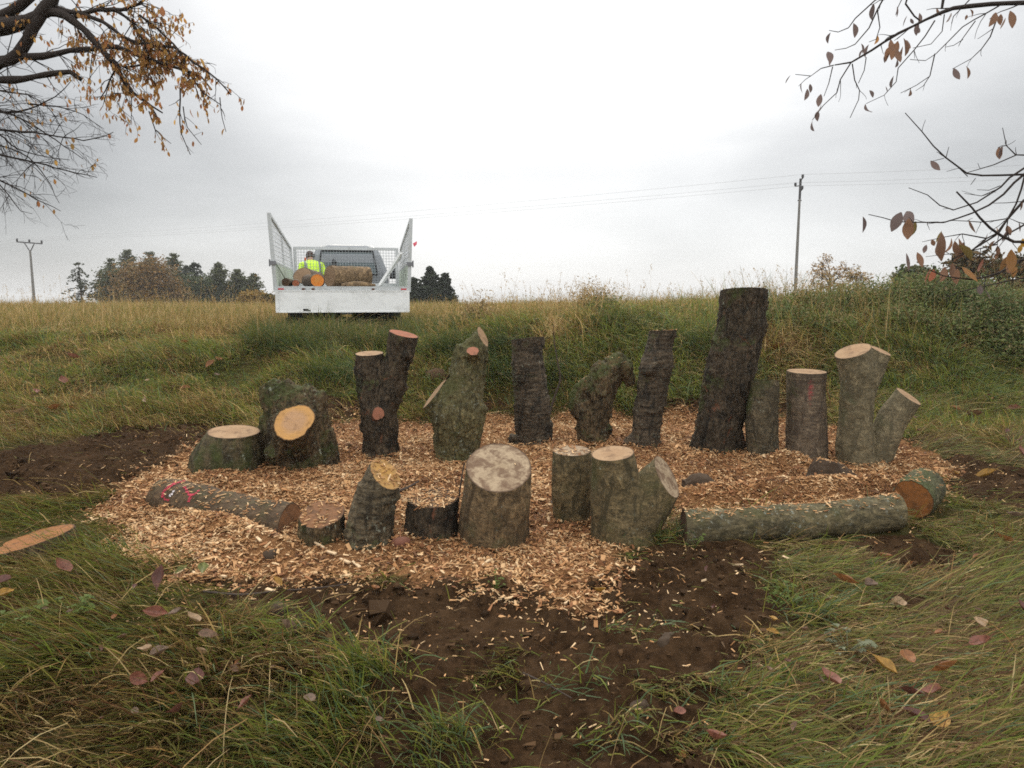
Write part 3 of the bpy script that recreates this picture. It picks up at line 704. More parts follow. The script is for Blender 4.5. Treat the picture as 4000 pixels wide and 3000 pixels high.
M_red_paint = plain('red_spray_paint', (0.40, 0.035, 0.06), .7, var=.4)
strokes(log_red, [[(402,1038),(388,1041),(374,1046),(358,1058),(351,1071),(362,1082)]], M_red_paint, .005, 'red_paint_mark')
strokes(log_red, [[(431,1061),(412,1069),(398,1053)], [(412,1069),(408,1084)]], M_red_paint, .005, 'red_paint_mark')
strokes(log_red, [[(377,1061),(367,1071)]], plain('white_spray_paint', (0.6, 0.55, 0.55), .5), .005, 'white_paint_mark')
# sawn slice lying in the grass at the left edge
gs = G(60, 1198); cs = P(52, 1168, gs.y + 0.16)
log('sawn orange wood slice lying tilted in the grass at the left', cs - Vector((-0.22, 0.0, 0.95)) * 0.15, cs, 0.285, 0.275, B_rough,
    [(1, (-0.21, 0.0, 0.975), cut_mat('cut_slice_wood', (0.36, 0.155, 0.055), (0.30, 0.125, 0.045), dirty=0.45), 'orange-brown sawn face')], 'plate', 91, name='wood_slice', cat='wood slice', n=1, wob=0.0)

# clods of earth and the dry root ball on the bank
def lump(label, uv, rx, ry, seed, mat=B_soil, name='earth_clod', cat='earth clod', group='clods of earth on the ground', lift=0.3, style='clod'):
    g = G(*uv); d = g.y + rx * g.y / FPX * 0.4; c = P(uv[0], uv[1] - ry * 0.6, d); s_ = d / FPX
    pts = [c + Vector((rx * s_ * t, 0.02 * math.sin(t * 3 + seed), 0)) for t in (-0.75, -0.35, 0, 0.35, 0.75)]
    a = catmull(np.array([[*p, ry * s_ * k] for p, k in zip(pts, (0.55, 0.9, 1, 0.92, 0.5))]), 0.02)
    return solid(name, label, cat, [(a[:, :3], a[:, 3])], mat, Vector((c.x, c.y, float(ground_at(c.x, c.y)))), (), style, max(0.006, ry * s_ / 9), seed, group)
lump('long brown mound of earth among the chips behind the wide forked stump', (1512, 1066), 52, 26, 3)
lump('small dark earth clod in the chips left of the root stump', (1650, 1072), 34, 20, 4)
lump('dark earth clod in the chips below the lowest round stump', (585, 1208), 17, 13, 5)
lump('rounded earth clod on the bare mud, right of centre', (1443, 1400), 32, 22, 6)
lump('smaller earth clod low on the bare mud', (1384, 1545), 26, 18, 7)
lump('small dark earth clod by the grass edge left of the mud', (700, 1412), 15, 11, 8)
lump('greyish earth clod in the grass left of the mud', (600, 1330), 18, 14, 9)
lump('dark earth clod at the chip edge, left in front of the sprayed log', (530, 1080), 10, 7, 10)
lump('dry brown clump of roots lying on the bank beside the green torso stump', (945, 820), 32, 16, 11,
     plain('dry_roots', (0.085, 0.05, 0.028), 0.95, var=0.6, scale=45), name='root_clump', cat='root clump', group=None)
lump('reddish-brown slab of bark leaning in the chips by the broad low stump', (866, 1178), 24, 11, 12,
     plain('loose_bark', (0.16, 0.065, 0.04), 0.8, var=0.3, scale=30), name='bark_piece', cat='bark piece', group=None, style='smooth')

# ================================================================ TRUCK with a drop-side tipper body
YAW = math.radians(11.7)
TY = 11.62; TX = -2.73; TZ = 0.755
truck = empty('tipper_truck', (TX, TY, TZ), YAW)
tag(truck, 'white tipper truck with mesh side cages, its tailgate hanging down above the grass bank', 'truck')
M_white = plain('worn_white_paint', (0.74, 0.75, 0.74), 0.45, var=0.03, dirt=(0.30, 0.29, 0.26), dscale=2.2)
M_tail = plain('scuffed_white_tailgate', (0.80, 0.81, 0.80), 0.4, var=0.03, dirt=(0.40, 0.39, 0.36), dscale=3.4)
M_alu = plain('dull_aluminium', (0.50, 0.52, 0.52), 0.5, 0.35, var=0.08, dirt=(0.24, 0.23, 0.20), dscale=4)
M_wire = plain('galvanised_wire', (0.30, 0.32, 0.33), 0.5, 0.4, var=0.1)
M_wire2 = plain('bright_wire', (0.55, 0.57, 0.58), 0.5, 0.2, var=0.1)
M_green = plain('greenish_grey_board', (0.40, 0.45, 0.38), 0.55, var=0.08, dirt=(0.2, 0.22, 0.15), dscale=4)
M_black = plain('black_underbody', (0.012, 0.012, 0.013), 0.7)
M_tyre = plain('tyre_rubber', (0.02, 0.02, 0.021), 0.85, var=0.3, scale=30)
M_steel = plain('grey_steel', (0.20, 0.20, 0.21), 0.5, 0.6)
M_cab = plain('silver_grey_cab_paint', (0.21, 0.225, 0.24), 0.35, 0.25, var=0.04)
M_redrefl = plain('red_reflector', (0.45, 0.03, 0.04), 0.35)
def glass_mat(name, c):
    m = begin(name); finish(c, 0.06, spec=0.6); return m
M_glass = glass_mat('tinted_rear_glass', (0.055, 0.085, 0.09))
FL = 0.905                                # floor height above the wheels' ground
HW = 1.055; BL = 3.1
mb = MB(); mb.box(-HW + 0.02, HW - 0.02, 0.06, BL, FL - 0.07, FL); mb.build('bed_floor', M_alu, truck)
mb = MB(); mb.box(-HW - 0.0, HW + 0.0, -0.03, 0.05, FL - 0.06, FL + 0.0)
for x in (-0.5, 0.48, -0.62):
    mb.box(x - 0.03, x + 0.03, -0.048, -0.031, FL - 0.075, FL - 0.02)
mb.build('rear_beam', M_alu, truck)
tg = MB(); zt, zb = FL - 0.064, FL - 0.42
tg.box(-HW + 0.01, HW - 0.01, -0.052, -0.034, zb + 0.02, zt - 0.01)
tg.box(-HW + 0.0, -HW + 0.05, -0.06, -0.03, zb, zt); tg.box(HW - 0.05, HW, -0.06, -0.03, zb, zt)
tg.box(-HW + 0.05, HW - 0.05, -0.058, -0.031, zt - 0.02, zt); tg.box(-HW + 0.05, HW - 0.05, -0.058, -0.031, zb, zb + 0.022)
tailg = tg.build('tailgate', M_tail, truck)
d_ = MB()
for x0, x1, z0 in ((-0.63, -0.52, zb + 0.022), (-0.635, -0.555, zb + 0.04)): d_.box(x0, x1, -0.0565, -0.0525, z0, z0 + 0.022)
dn = d_.build('dent', plain('dark_scuff', (0.06, 0.06, 0.055), 0.7), tailg); dn['label'] = 'dark scuffed dent at the tailgate foot'
for x in (-HW + 0.09, HW - 0.09):
    r = MB(); r.box(x - 0.045, x + 0.045, -0.034, -0.0305, FL - 0.055, FL - 0.033); r.build('reflector', M_redrefl, truck)
for x in (-0.62, -0.47, 0.47):
    r = MB(); r.box(x - 0.022, x + 0.022, -0.056, -0.0485, FL - 0.075, FL - 0.03); r.build('hinge', plain('rusty_hinge', (0.13, 0.07, 0.05), 0.8), truck)
def side(s):
    lean = 0.05                            # the cages lean outwards
    def pt(y, z): return Vector((s * (HW + lean * (z - FL) / 1.1), y, z))
    topr, topf = FL + 1.12 - (0.04 if s > 0 else 0), FL + 0.80
    def tz(y): return topr + (topf - topr) * y / BL
    fr = MB()
    fr.bar(pt(0.0, FL - 0.09), pt(0.0, topr + 0.02), 0.055, 0.05); fr.bar(pt(BL - 0.03, FL), pt(BL - 0.03, topf), 0.05)
    fr.bar(pt(0.03, topr), pt(BL - 0.03, topf), 0.045); fr.bar(pt(0.03, FL + 0.38), pt(BL - 0.05, FL + 0.36), 0.035)
    fr.bar(pt(BL * 0.5, FL + 0.38), pt(BL * 0.5, tz(BL * 0.5)), 0.035)
    f = fr.build('side_frame', M_alu, truck)
    w_ = MB(); y = 0.09
    while y < BL - 0.06:
        w_.bar(pt(y, FL + 0.38), pt(y, tz(y)), 0.006); y += 0.10
    z = FL + 0.44
    while z < topr - 0.03:
        ye = BL - 0.05 if z < topf else (z - topr) / (topf - topr) * BL
        if ye > 0.15: w_.bar(pt(0.03, z), pt(ye, z), 0.006)
        z += 0.075
    w_.build('mesh_panel', M_wire2, f)
    pn = MB(); v = [pt(0.03, FL + 0.0), pt(BL - 0.05, FL + 0.0), pt(BL - 0.05, FL + 0.34), pt(0.03, FL + 0.36)]
    v2 = [a - Vector((s * 0.022, 0, 0)) for a in v]
    pn.add([*v, *v2], [(0, 1, 2, 3), (7, 6, 5, 4), (0, 4, 5, 1), (1, 5, 6, 2), (2, 6, 7, 3), (3, 7, 4, 0)])
    pb = pn.build('side_board', M_green, truck)
    for z in (FL + 0.36, FL - 0.02, FL + 0.9):
        l = MB(); c = pt(0.0, z); l.box(c.x - 0.045, c.x + 0.045, -0.05, 0.02, z - 0.025, z + 0.035)
        l.tube([c + Vector((s * 0.05, -0.03, -0.05)), c + Vector((s * 0.05, -0.03, 0.06))], 0.013, 8)
        if z > FL and z < FL + 0.5: l.build('latch', M_steel, truck)
        else: l.v = []
    return pt, tz
ptL, tzL = side(-1); ptR, tzR = side(1)
st = MB(); st.tube([ptL(0.05, FL + 0.37) + Vector((0.03, 0, 0)), ptL(0.9, FL + 0.16) + Vector((0.06, 0, 0)), ptL(1.4, FL + 0.12) + Vector((0.05, 0, 0))], 0.008, 6)
st.build('strap', plain('green_strap', (0.10, 0.14, 0.07), 0.8), truck)
hb = MB(); hw = 1.01; y = BL + 0.01; z0, z1 = FL + 0.06, FL + 0.80
for x in (-hw, hw): hb.bar((x, y, FL), (x, y, z1 + 0.025), 0.06, 0.05)
hb.bar((-hw + 0.03, y, z1), (hw - 0.03, y, z1), 0.05, 0.055); hb.bar((-hw + 0.03, y, z0), (hw - 0.03, y, z0), 0.05, 0.09)
hf = hb.build('headboard_frame', M_alu, truck)
hm = MB(); x = -hw + 0.06
while x < hw - 0.04: hm.bar((x, y, z0 + 0.03), (x, y, z1 - 0.02), 0.007); x += 0.058
z = z0 + 0.08
while z < z1 - 0.03: hm.bar((-hw + 0.03, y + 0.007, z), (hw - 0.03, y + 0.007, z), 0.007); z += 0.058
hm.build('mesh_panel', M_wire, hf)
for x in (-0.69, 0.69):
    fl_ = MB(); fl_.box(x - 0.25, x + 0.25, 0.60, 0.612, 0.12, 0.62); fl_.build('mudflap', M_tyre, truck)
for x in (-0.62, 0.1):
    tb_ = MB(); tb_.box(x, x + 0.52, 1.7, 2.5, 0.30, 0.71); tb_.build('fill_box', M_black, truck)  # black boxes added to close the bright gap seen between the wheels
ub = MB(); ub.box(-0.95, 0.95, 0.34, 0.42, 0.28, 0.40); ub.build('underrun_bar', M_black, truck)  # bar and mudflaps added so the space under the bed looks dark
# chassis and wheels
cbm = MB(); cbm.box(-0.42, -0.32, 0.15, 5.4, 0.52, 0.72); cbm.box(0.32, 0.42, 0.15, 5.4, 0.52, 0.72)
cbm.box(-0.9, 0.9, 0.25, 0.33, 0.50, 0.62); cbm.box(-0.8, 0.8, 0.4, 2.9, 0.72, FL - 0.071)
cbm.build('chassis', M_black, truck)
def wheel(x, y, r=0.34, wd=0.20):
    tb = MB(); prof = [(0.62, -0.5), (0.93, -0.5), (1.0, -0.36), (1.0, 0.36), (0.93, 0.5), (0.62, 0.5)]
    a = np.linspace(0, 2 * np.pi, 40, endpoint=False); V = []; F = []
    for (rr, ww) in prof: V.append(np.stack([np.full(40, x + ww * wd), y + rr * r * np.cos(a), r + rr * r * np.sin(a)], 1))
    k = np.arange(40)
    for i in range(len(prof)):
        j = (i + 1) % len(prof); F.append(np.stack([i * 40 + k, i * 40 + (k + 1) % 40, j * 40 + (k + 1) % 40, j * 40 + k], 1))
    wb = MB(); wb.tube([(x - wd * 0.3, y, r), (x + wd * 0.3, y, r)], r * 0.63, 30); wb.tube([(x - wd * 0.4, y, r), (x + wd * 0.4, y, r)], r * 0.22, 16)
    wo_ = MB(); wo_.add(np.concatenate(V), np.concatenate(F)); w1 = wo_.build('wheel', M_tyre, truck, smooth=True)
    wb.build('rim', M_steel, w1)
for x in (-0.80, -0.57, 0.57, 0.80): wheel(x, 1.15)
for x in (-0.72, 0.72): wheel(x, 4.55)
# cab
def loft(secs):
    V = []; F = []; n = len(secs[0])
    for s_ in secs: V += s_
    for i in range(len(secs) - 1):
        for k in range(n): F.append((i * n + k, i * n + (k + 1) % n, (i + 1) * n + (k + 1) % n, (i + 1) * n + k))
    return V, F
def csec(z, hx, y0, y1, rr=0.10):
    out = []
    for cx, cy, a0 in ((hx - rr, y1 - rr, 0), (-hx + rr, y1 - rr, 90), (-hx + rr, y0 + rr, 180), (hx - rr, y0 + rr, 270)):
        for k in range(4):
            a = math.radians(a0 + k * 30); out.append((cx + rr * math.cos(a), cy + rr * math.sin(a), z))
    return out
CY = BL + 0.62
cabb = MB(); secs = [csec(0.36, 0.84, CY, CY + 2.1), csec(0.55, 0.86, CY, CY + 2.2), csec(1.10, 0.86, CY - 0.01, CY + 2.2), csec(1.25, 0.845, CY - 0.01, CY + 1.6), csec(1.62, 0.70, CY + 0.04, CY + 1.25), csec(1.76, 0.64, CY + 0.09, CY + 1.1, 0.12), csec(1.82, 0.55, CY + 0.16, CY + 1.0, 0.14), csec(1.845, 0.35, CY + 0.3, CY + 0.85, 0.14)]
V, F = loft(secs); cabb.add(V, F); nn = len(V)
cabb.v.append(np.array([[0, CY + 0.55, 1.85], [0, CY + 1, 0.42]])); cabb.c.append(np.ones((2, 3))); 
cabb.f.append(np.array([[nn - 16 + (k + 1) % 16, nn - 16 + k, nn][::-1] for k in range(16)])); cabb.f.append(np.array([[k, (k + 1) % 16, nn + 1][::-1] for k in range(16)])); cabb.n += 2
cab = cabb.build('cab', M_cab, truck, smooth=False)
rw = MB()
v = [(-0.60, CY - 0.018, 1.22), (0.60, CY - 0.018, 1.22), (0.51, CY + 0.052, 1.68), (-0.51, CY + 0.052, 1.68)]
rw.add(v + [(x, y + 0.03, z) for x, y, z in v], [(0, 1, 2, 3), (0, 4, 5, 1), (1, 5, 6, 2), (2, 6, 7, 3), (3, 7, 4, 0)])
rwo = rw.build('rear_window', M_glass, cab)
sl = MB(); q = [Vector((-0.62, CY - 0.02, 1.20)), Vector((0.62, CY - 0.02, 1.20)), Vector((0.53, CY + 0.05, 1.70)), Vector((-0.53, CY + 0.05, 1.70))]
for i in range(4): sl.bar(q[i], q[(i + 1) % 4], 0.03)
sl.build('seal', M_black, rwo)
for s in (-1, 1):
    sw = MB(); v = [(s * 0.852, CY + 0.25, 1.22), (s * 0.852, CY + 1.35, 1.22), (s * 0.722, CY + 1.05, 1.60), (s * 0.722, CY + 0.30, 1.60)]
    sw.add(v + [(x - s * 0.03, y, z) for x, y, z in v], [(0, 1, 2, 3), (7, 6, 5, 4), (0, 4, 5, 1), (1, 5, 6, 2), (2, 6, 7, 3), (3, 7, 4, 0)]); sw.build('side_window', M_glass, cab)
    mr = MB(); mr.box(s * 1.0 - 0.07, s * 1.0 + 0.07, CY + 1.5, CY + 1.55, 1.15, 1.42); mr.bar((s * 0.84, CY + 1.5, 1.2), (s * 0.96, CY + 1.52, 1.28), 0.03); mr.build('mirror', M_black, cab)
sb = MB(); sb.box(-0.55, 0.0, CY - 0.022, CY - 0.0185, 1.23, 1.30); 
rib = MB(); c = ptR(0.0, FL + 0.70) + Vector((0.04, -0.03, 0))
rib.add([c, c + Vector((0.07, -0.01, 0.035)), c + Vector((0.06, -0.03, -0.02)), c + Vector((0.02, -0.02, -0.06)), c + Vector((0.03, 0.01, -0.02))], [(0, 2, 1), (0, 3, 2), (0, 4, 3), (0, 1, 4)])
rib.build('warning_ribbon', plain('red_white_ribbon', (0.62, 0.10, 0.14), 0.6), truck)

TR = Matrix.Translation((TX, TY, TZ)) @ Matrix.Rotation(YAW, 4, 'Z')
def tw(x, y, z): return TR @ Vector((x, y, z))
def tdir(x, y, z): return (Matrix.Rotation(YAW, 4, 'Z') @ Vector((x, y, z))).normalized()
# what the truck carries: each log a thing of its own
cut_grayish = cut_mat('cut_grey_brown_wood', (0.30, 0.20, 0.12), (0.26, 0.17, 0.10), dirty=0.3)
cut_brightorange = cut_mat('cut_bright_orange_wood', (0.70, 0.21, 0.03), (0.62, 0.26, 0.06), (0.45, 0.12, 0.02), dirty=0.25, hr=0.05)
B_load = bark_mat('brown_log_bark', (0.075, 0.050, 0.028), (0.190, 0.135, 0.080), 'smooth', 0.15, 0.1)
B_load2 = bark_mat('grey_log_bark', (0.045, 0.034, 0.026), (0.120, 0.092, 0.072), 'smooth', 0.1, 0.2)
NR = len(STUMPS)
def tlog(label, p, q, r0, r1, mat, cuts, seed, **k):
    return log(label, tw(*p), tw(*q), r0, r1, mat, [(e, tdir(*n), c, l) for e, n, c, l in cuts], 'smooth', seed, name='log', group='logs loaded on the truck bed', n=2, wob=0.006, voxel=0.013, **k)
tlog('thickest brown log lying across the truck bed', (-0.26, 1.15, FL + 0.19), (0.42, 1.45, FL + 0.185), 0.19, 0.185, B_load, [(0, (-0.85, -0.55, 0.05), cut_grayish, 'grey-brown cut end'), (1, (0.9, 0.3, 0), cut_grayish, None)], 101)
tlog('log with a bright orange cut end facing back from the truck bed', (-0.43, 0.35, FL + 0.098), (-0.62, 1.05, FL + 0.10), 0.105, 0.115, B_load2, [(0, (0.12, -0.98, 0.02), cut_brightorange, 'bright orange cut end'), (1, (-0.2, 1, 0), cut_grayish, None)], 103)
tlog('log with a pale grey cut face resting tilted on the load by the left cage', (-0.74, 1.28, FL + 0.21), (-0.52, 2.0, FL + 0.15), 0.15, 0.15, B_load2, [(0, (-0.10, -0.75, 0.62), cut_grayish, 'pale grey-brown cut face'), (1, (0.2, 1, 0), cut_grayish, None)], 105)
tlog('small mossy dark log in the left corner of the truck bed', (-0.92, 0.30, FL + 0.062), (-0.90, 0.75, FL + 0.065), 0.066, 0.066, B_rough, [(0, (-0.3, -0.9, 0.1), cut_dark, None), (1, (0, 1, 0), cut_grayish, None)], 107)
tlog('small log with a reddish-orange end beside the mossy dark log on the truck', (-0.77, 0.28, FL + 0.056), (-0.79, 0.7, FL + 0.058), 0.058, 0.058, B_load2, [(0, (0.25, -0.95, 0.1), cut_red, 'reddish-orange cut end'), (1, (0, 1, 0), cut_grayish, None)], 109)
del STUMPS[NR:]
fs_ = MB()
pts = catmull(np.array([[*tw(-0.05, 0.55, FL + 0.03), 0.03], [*tw(0.25, 0.62, FL + 0.045), 0.05], [*tw(0.52, 0.7, FL + 0.03), 0.03]]), 0.03)
o = solid('bark_slab', 'flat brown slab of bark on the truck bed in front of the thickest log', 'bark slab', [(pts[:, :3], pts[:, 3])], B_load, tw(0.25, 0.62, FL), (), 'smooth', 0.012, 111)
# loose mesh panel leaning against the right cage
lp = empty('loose_mesh_panel', tw(0.75, 1.2, FL), YAW); tag(lp, 'loose white-framed mesh panel leaning diagonally inside the right side of the truck bed', 'mesh panel')
A, B, Cq, D = Vector((-0.15, -0.55, 0.035)), Vector((0.20, -0.85, 0.56)), Vector((0.27, 1.2, 0.56)), Vector((-0.10, 1.2, 0.035))
fr = MB()
for a, b in ((A, B), (B, Cq), (Cq, D), (D, A)): fr.bar(a, b, 0.05, 0.045)
fr.build('frame', M_white, lp)
wm = MB()
for i in range(1, 12): t = i / 12; wm.bar(A.lerp(B, t), D.lerp(Cq, t), 0.008)
for i in range(1, 34): t = i / 34; wm.bar(A.lerp(D, t), B.lerp(Cq, t), 0.008)
wm.build('wire_mesh', M_wire, lp)

# ================================================================ WORKER standing at the cab
def stoop(j):                                # he bends forward from the hips
    x, y, z = j[:3]
    if z > 0.9:
        a = math.radians(34) * min(1, (z - .9) / .25); dy, dz = y, z - .92; y, z = dy * math.cos(a) + dz * math.sin(a), .92 + dz * math.cos(a) - dy * math.sin(a)
    return (x, y, z) + tuple(j[3:])
def skinfig(name, joints, edges, mat, parent, root_i=0, sub=2):
    joints = [stoop(j) for j in joints]
    me = bpy.data.meshes.new(name); me.from_pydata([j[:3] for j in joints], edges, [])
    o = bpy.data.objects.new(name, me); COL.objects.link(o)
    o.modifiers.new('skin', 'SKIN'); sv = me.skin_vertices[0].data
    for i, j in enumerate(joints):
        sv[i].radius = (j[3], j[4] if len(j) > 4 else j[3]); sv[i].use_root = (i == root_i)
    s_ = o.modifiers.new('sub', 'SUBSURF'); s_.levels = sub; s_.render_levels = sub
    dg = bpy.context.evaluated_depsgraph_get(); m2 = bpy.data.meshes.new_from_object(o.evaluated_get(dg))
    bpy.data.objects.remove(o); bpy.data.meshes.remove(me); m2.name = name
    m2.polygons.foreach_set('use_smooth', np.full(len(m2.polygons), True)); m2.materials.clear(); m2.materials.append(mat)
    o = bpy.data.objects.new(name, m2); COL.objects.link(o); o.parent = parent; return o
M_skin = plain('skin', (0.42, 0.24, 0.17), 0.55, var=0.08); M_hair = plain('brown_knit_cap', (0.055, 0.030, 0.022), 0.9, var=0.3, scale=60)
M_trs = plain('dark_work_trousers', (0.025, 0.03, 0.035), 0.9, var=0.3, scale=30); M_boot = plain('dark_boots', (0.02, 0.016, 0.013), 0.7)
m = M_jacket = begin('hi_vis_jacket'); o_ = OBJ(); s3 = N('ShaderNodeSeparateXYZ'); nt.links.new(o_, s3.inputs[0])
ax_ = M('ABSOLUTE', M('SUBTRACT', M('ABSOLUTE', s3.outputs[0]), 0.145)); st1 = M('LESS_THAN', ax_, 0.025)
st2 = M('LESS_THAN', M('ABSOLUTE', M('SUBTRACT', s3.outputs[2], 1.06)), 0.028); st1 = M('MULTIPLY', st1, M('GREATER_THAN', s3.outputs[2], 1.06))
fold = NOISE(o_, 9, 4, 0.6)
yl = MIX(fold, (0.45, 0.72, 0.02), (0.62, 0.90, 0.06))
finish(MIX(M('MAXIMUM', st1, st2), yl, (0.20, 0.22, 0.21)), 0.6, fold, 0.5, 0.02)
wx, wy = tw(-0.66, BL + 0.28, 0)[:2]
man = empty('person', (wx, wy, float(ground_at(wx, wy)) - 0.12), YAW + 0.25)
tag(man, 'worker seen from behind in a yellow hi-vis jacket, standing behind the truck mesh', 'person')
J = [(0, 0, 0.95, .13, .10), (0, 0, 1.12, .13, .10), (0, -.01, 1.30, .16, .11), (0, 0, 1.44, .10, .09), (0, .02, 1.53, .055), (0, .03, 1.60, .075, .085), (0, .03, 1.68, .078, .092), (0, .025, 1.745, .05, .06),
     (-.19, 0, 1.41, .06), (-.25, .02, 1.14, .045), (-.20, .20, .98, .035), (-.18, .26, .95, .03), (.19, 0, 1.41, .06), (.25, .02, 1.14, .045), (.20, .20, .98, .035), (.18, .26, .95, .03),
     (-.10, 0, .88, .085), (-.11, .02, .50, .055), (-.12, -.01, .10, .045), (-.12, .10, .05, .04), (.10, 0, .88, .085), (.11, .02, .50, .055), (.12, -.01, .10, .045), (.12, .10, .05, .04)]
E = [(0, 1), (1, 2), (2, 3), (3, 4), (4, 5), (5, 6), (6, 7), (3, 8), (8, 9), (9, 10), (10, 11), (3, 12), (12, 13), (13, 14), (14, 15), (0, 16), (16, 17), (17, 18), (18, 19), (0, 20), (20, 21), (21, 22), (22, 23)]
for s in (-1, 1):                            # five fingers on each hand
    pi = 11 if s < 0 else 15; px_, py_, pz_ = J[pi][:3]
    for k in range(4):
        b = len(J); x = px_ + s * (-0.02 + 0.017 * k); ln = (0.030, 0.034, 0.031, 0.024)[k]
        J += [(x, py_ + .05, pz_ - .005, .009), (x, py_ + .05 + ln, pz_ - .02, .008), (x, py_ + .05 + ln * 1.5, pz_ - .045, .007)]
        E += [(pi, b), (b, b + 1), (b + 1, b + 2)]
    b = len(J); J += [(px_ - s * .035, py_ + .02, pz_ + .005, .010), (px_ - s * .045, py_ + .055, pz_ - .01, .008)]; E += [(pi, b), (b, b + 1)]
skinfig('body', J, E, M_skin, man)
skinfig('jacket', [(0, 0, .86, .165, .13), (0, 0, 1.12, .155, .125), (0, -.015, 1.30, .20, .14), (0, 0, 1.45, .13, .11), (0, .01, 1.56, .085), (-.20, 0, 1.43, .085), (-.27, .02, 1.14, .065), (-.205, .19, .985, .05), (.20, 0, 1.43, .085), (.27, .02, 1.14, .065), (.205, .19, .985, .05)],
        [(0, 1), (1, 2), (2, 3), (3, 4), (3, 5), (5, 6), (6, 7), (3, 8), (8, 9), (9, 10)], M_jacket, man)
skinfig('trousers', [(0, 0, .93, .14, .115), (-.10, 0, .86, .10), (-.11, .02, .50, .075), (-.12, -.005, .12, .065), (.10, 0, .86, .10), (.11, .02, .50, .075), (.12, -.005, .12, .065)], [(0, 1), (1, 2), (2, 3), (0, 4), (4, 5), (5, 6)], M_trs, man)
for s in (-1, 1): skinfig('boot', [(s * .12, -.01, .16, .062), (s * .12, -.02, .05, .052), (s * .12, .12, .045, .045), (s * .12, .17, .04, .035)], [(0, 1), (1, 2), (2, 3)], M_boot, man)
skinfig('cap', [(0, -.005, 1.60, .088, .085), (0, .01, 1.68, .098, .112), (0, .015, 1.75, .085, .10), (0, .02, 1.79, .05, .06)], [(0, 1), (1, 2), (2, 3)], M_hair, man)
for s in (-1, 1):
    e = MB(); e.tube([stoop((s * q_, .03, 1.62)) for q_ in (.085, .10, .118, .122)], [.03, .036, .034, .02], 14); e.build('ear_defender', plain('orange_ear_defender', (0.6, 0.13, 0.05), 0.5), man)
for s in (-1, 1):                              # eyes and nose on the far side of the head
    e = MB(); e.tube([stoop((s * .032, .112, 1.635)), stoop((s * .032, .122, 1.635))], [.013, .006], 10); e.build('eye', M_black, man)
# unidentified dark, red and white bundle on a stand, before the rear window
gb = empty('gear_bundle', tw(-0.31, BL + 0.50, 0.0)); gb.location.z = TZ + FL + 0.30
tag(gb, 'red and white bundle with dark crest between the worker and the rear window', 'bundle')
e = MB(); e.tube([(-.10, 0, -.02), (-.06, 0, .05), (0, 0, .13), (.05, 0, .19), (.06, 0, .22)], [.07, .075, .06, .05, .02], 14); e.build('red_piece', plain('red_white_gear', (0.40, 0.05, 0.06), 0.5), gb, smooth=True)
e = MB(); e.tube([(-.16, -.03, -.06), (-.10, -.05, .05), (-.03, -.06, .08)], [.05, .05, .03], 12); e.build('white_piece', plain('white_gear', (0.75, 0.73, 0.73), 0.5), gb, smooth=True)
e = MB(); e.tube([(.03, -.02, .16), (.05, -.02, .25), (.03, -.02, .32)], [.06, .055, .012], 12); e.tube([(.08, -.02, -.02), (.09, -.02, .1), (.06, -.02, .2)], [.03, .035, .04], 10); e.build('crest', M_black, gb, smooth=True)
e = MB(); e.tube([(0, 0, -.30), (0, 0, -.02)], .02, 8); e.build('stand', M_black, gb)

# ================================================================ POWER POLES AND LINES
M_conc = plain('weathered_concrete', (0.17, 0.165, 0.155), 0.9, var=0.2, scale=3); M_iron = plain('dark_iron', (0.06, 0.06, 0.065), 0.7)
M_cable = plain('dark_cable', (0.30, 0.30, 0.31), 0.6)
def pole(label, u, vb, vt, d, hw_, arm_v, seed):
    b = P(u, vb, d); t = P(u, vt, d); gz_ = float(hgt(b.x, d)); root = empty('power_pole', (b.x, d, gz_))
    tag(root, label, 'power pole', 'power poles on the horizon'); H = t.z - gz_; r = hw_ * d / FPX
    sh = MB(); sh.tube([(0, 0, -0.5), (0, 0, H * 0.5), (0, 0, H)], [r * 1.25, r * 1.05, r * 0.8], 12); sh.build('shaft', M_conc, root)
    return root, H, r
p1, H1, r1 = pole('grey concrete power pole with a wide three-pin crossarm, far left of the truck', 78, 700, 540, 100, 2.4, 525, 1)
k = 100 / FPX
ca = MB(); ca.bar((-27 * k, 0, H1 + 17 * k), (27 * k, 0, H1 + 13 * k), 0.16); ca.build('crossarm', M_iron, p1)
for s in (-1, 1):
    bm_ = MB(); bm_.bar((0, 0, H1 - 4 * k), (s * 11 * k, 0, H1 + 15 * k), 0.10); bm_.build('brace', M_iron, p1)
tops1 = []
for x, z in ((-26, 17), (0, 15), (26, 13)):
    ins = MB(); ins.tube([(x * k, 0, H1 + z * k), (x * k, 0, H1 + (z + 3) * k), (x * k, 0, H1 + (z + 7) * k)], [0.06, 0.14, 0.12], 10); ins.build('insulator', M_iron, p1)
    tops1.append(p1.location + Vector((x * k, 0, H1 + (z + 7) * k)))
p2, H2, r2 = pole('tall slim power pole seen edge-on behind the tallest stump, right of centre', 1716, 665, 430, 52, 2.9, 400, 2)
k2 = 52 / FPX; tops2 = []
bt = MB(); bt.bar((0, 0, H2 - 2 * k2), (0, 0, H2 + 42 * k2), 0.13); bt.build('top_bracket', M_iron, p2)
for z in (-3,):
    bt = MB(); bt.bar((-4 * k2, 0, H2 + z * k2), (4 * k2, 0, H2 + z * k2), 0.07); bt.build('step_iron', M_iron, p2)
for z in (41, 30, 18):
    a = Vector((0.0, 0.9 * (1 if z == 30 else -0.4), H2 + z * k2))
    ins = MB(); ins.bar((0, 0, a.z - 0.08), a, 0.06); ins.tube([a, a + Vector((0, 0, .12)), a + Vector((0, 0, .26))], [.06, .10, .08], 8); ins.build('insulator', M_iron, p2)
    tops2.append(p2.location + a + Vector((0, 0, .26)))
